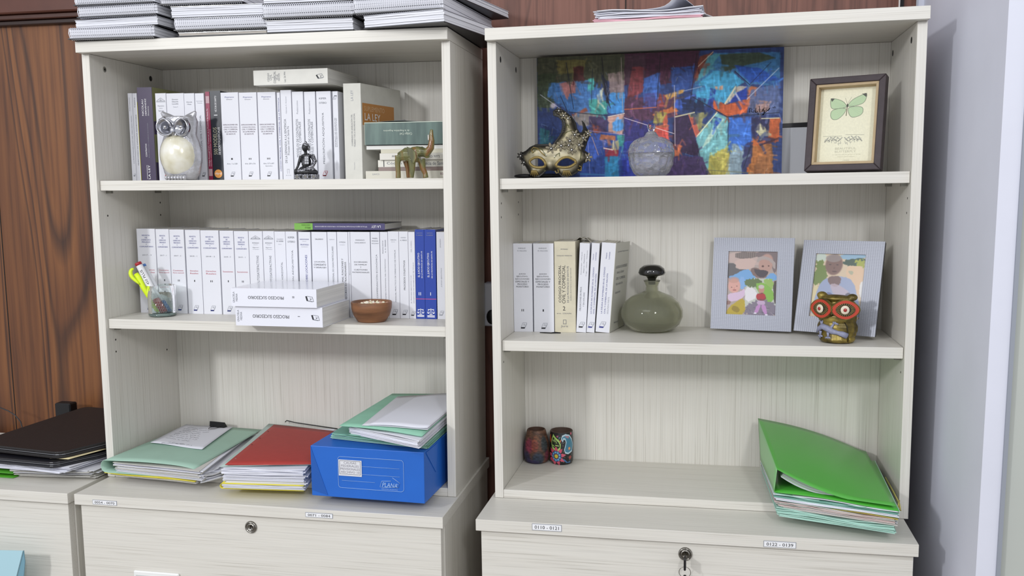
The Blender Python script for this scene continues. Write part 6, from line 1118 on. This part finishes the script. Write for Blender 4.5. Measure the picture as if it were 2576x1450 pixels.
b=MB(); g=patch([Vector((-.1,-.055,.053)),Vector((-.055,-.055,.053)),Vector((-.0135,.02,.0575)),Vector((-.05,.03,.058))]); b.grid(g,8,6,M('#cfc39a',.7)); tag(b.build('cream_sheet',None,UL,[SOL(.0005)]),'cream paper corner peeking out between the two black portfolios','paper')
p=at(UL,165,1010,'y',.28); t=thing('black_case','small black folded object behind the portfolios at far left','case',UL,(p.x-.02,.262,0)); b=MB(); b.box(0,.045,0,.03,.0,p.z-.002,M('#0d0d10',.5),.003); b.build('body',t)
b=MB(); P=[at(UL,*q,'y',.25) for q in ((-20,1020),(0,1026),(20,1034),(38,1045),(52,1062),(60,1090))]; b.tube([tuple(p) for p in P]+[(P[-1].x+.01,.25,.004),(P[-1].x+.03,.24,.003)],.0016,M('#2a2a2e',.4),6); tag(b.build('cable',None,UL),'thin dark cable curving down behind the portfolios at far left','cable')
# light blue card at lower left
a=at(UL,0,1390,'y',-.17); c=at(UL,57,1387,'y',-.17); t=thing('blue_card','pale blue cardboard folder corner standing in front of the far left cabinet','folder',UL)
b=MB(); b.prism([(a.x-.14,a.z-.004),(a.x-.14,-.735),(c.x-.028,-.735),(c.x-.028,c.z-.08),(c.x,c.z)],(0,-.17,0),(1,0,0),(0,0,1),(0,.0025,0),M('#a9cdd8',.6)); b.build('front',t)
b=MB(); b.prism([(c.x-.027,c.z-.08),(c.x,c.z),(c.x+.001,c.z-.025),(c.x-.01,c.z-.09)],(0,-.1675,0),(1,0,0),(0,0,1),(0,.002,0),M('#6f98a8',.6)); b.build('back',t)
# keys
p=at(UR,1724,1394,'y',-.1237); t=thing('key_ring','black key in the right cabinet lock with a ring and a second key','keys',UR,(p.x,-.1237-.0045,p.z))
KB=M('#17171a',.35); b=MB(); b.box(-.0006,.0006,-.012,.0,-.003,.003,CHROME); b.box(-.0022,.0022,-.032,-.01,-.019,.002,KB,.0015); b.build('key',t)
b=MB(); b.tube([(.0105*math.cos(a),-.024,-.0245+.0105*math.sin(a)) for a in [i*math.pi/14 for i in range(28)]],.0006,CHROME,6,closed=True); b.build('ring',t)
b=MB(); b.tube([(0,-.022,-.031),(0,-.0215,-.04),(0,-.02,-.062)],[.0025,.0045,.004],KB,8); b.box(-.001,.001,-.021,-.019,-.085,-.06,CHROME); b.build('spare_key',t)
# box between the units
a=at(UL,1216,712,'y',.3); c=at(UL,1243,820,'y',.3); t=thing('wall_box','white plastic box with a black plug in the gap between the two units','electrical box',UL,(a.x,.29,c.z)); h=a.z-c.z
b=MB(); b.box(0,c.x-a.x+.0,0,.045,0,h,M('#b9bac2',.4),.003); b.build('housing',t); b=MB(); b.ell(((c.x-a.x)*.85,-.001,.022),(.012,.006,.017),BLACK,14,8); b.build('plug',t)
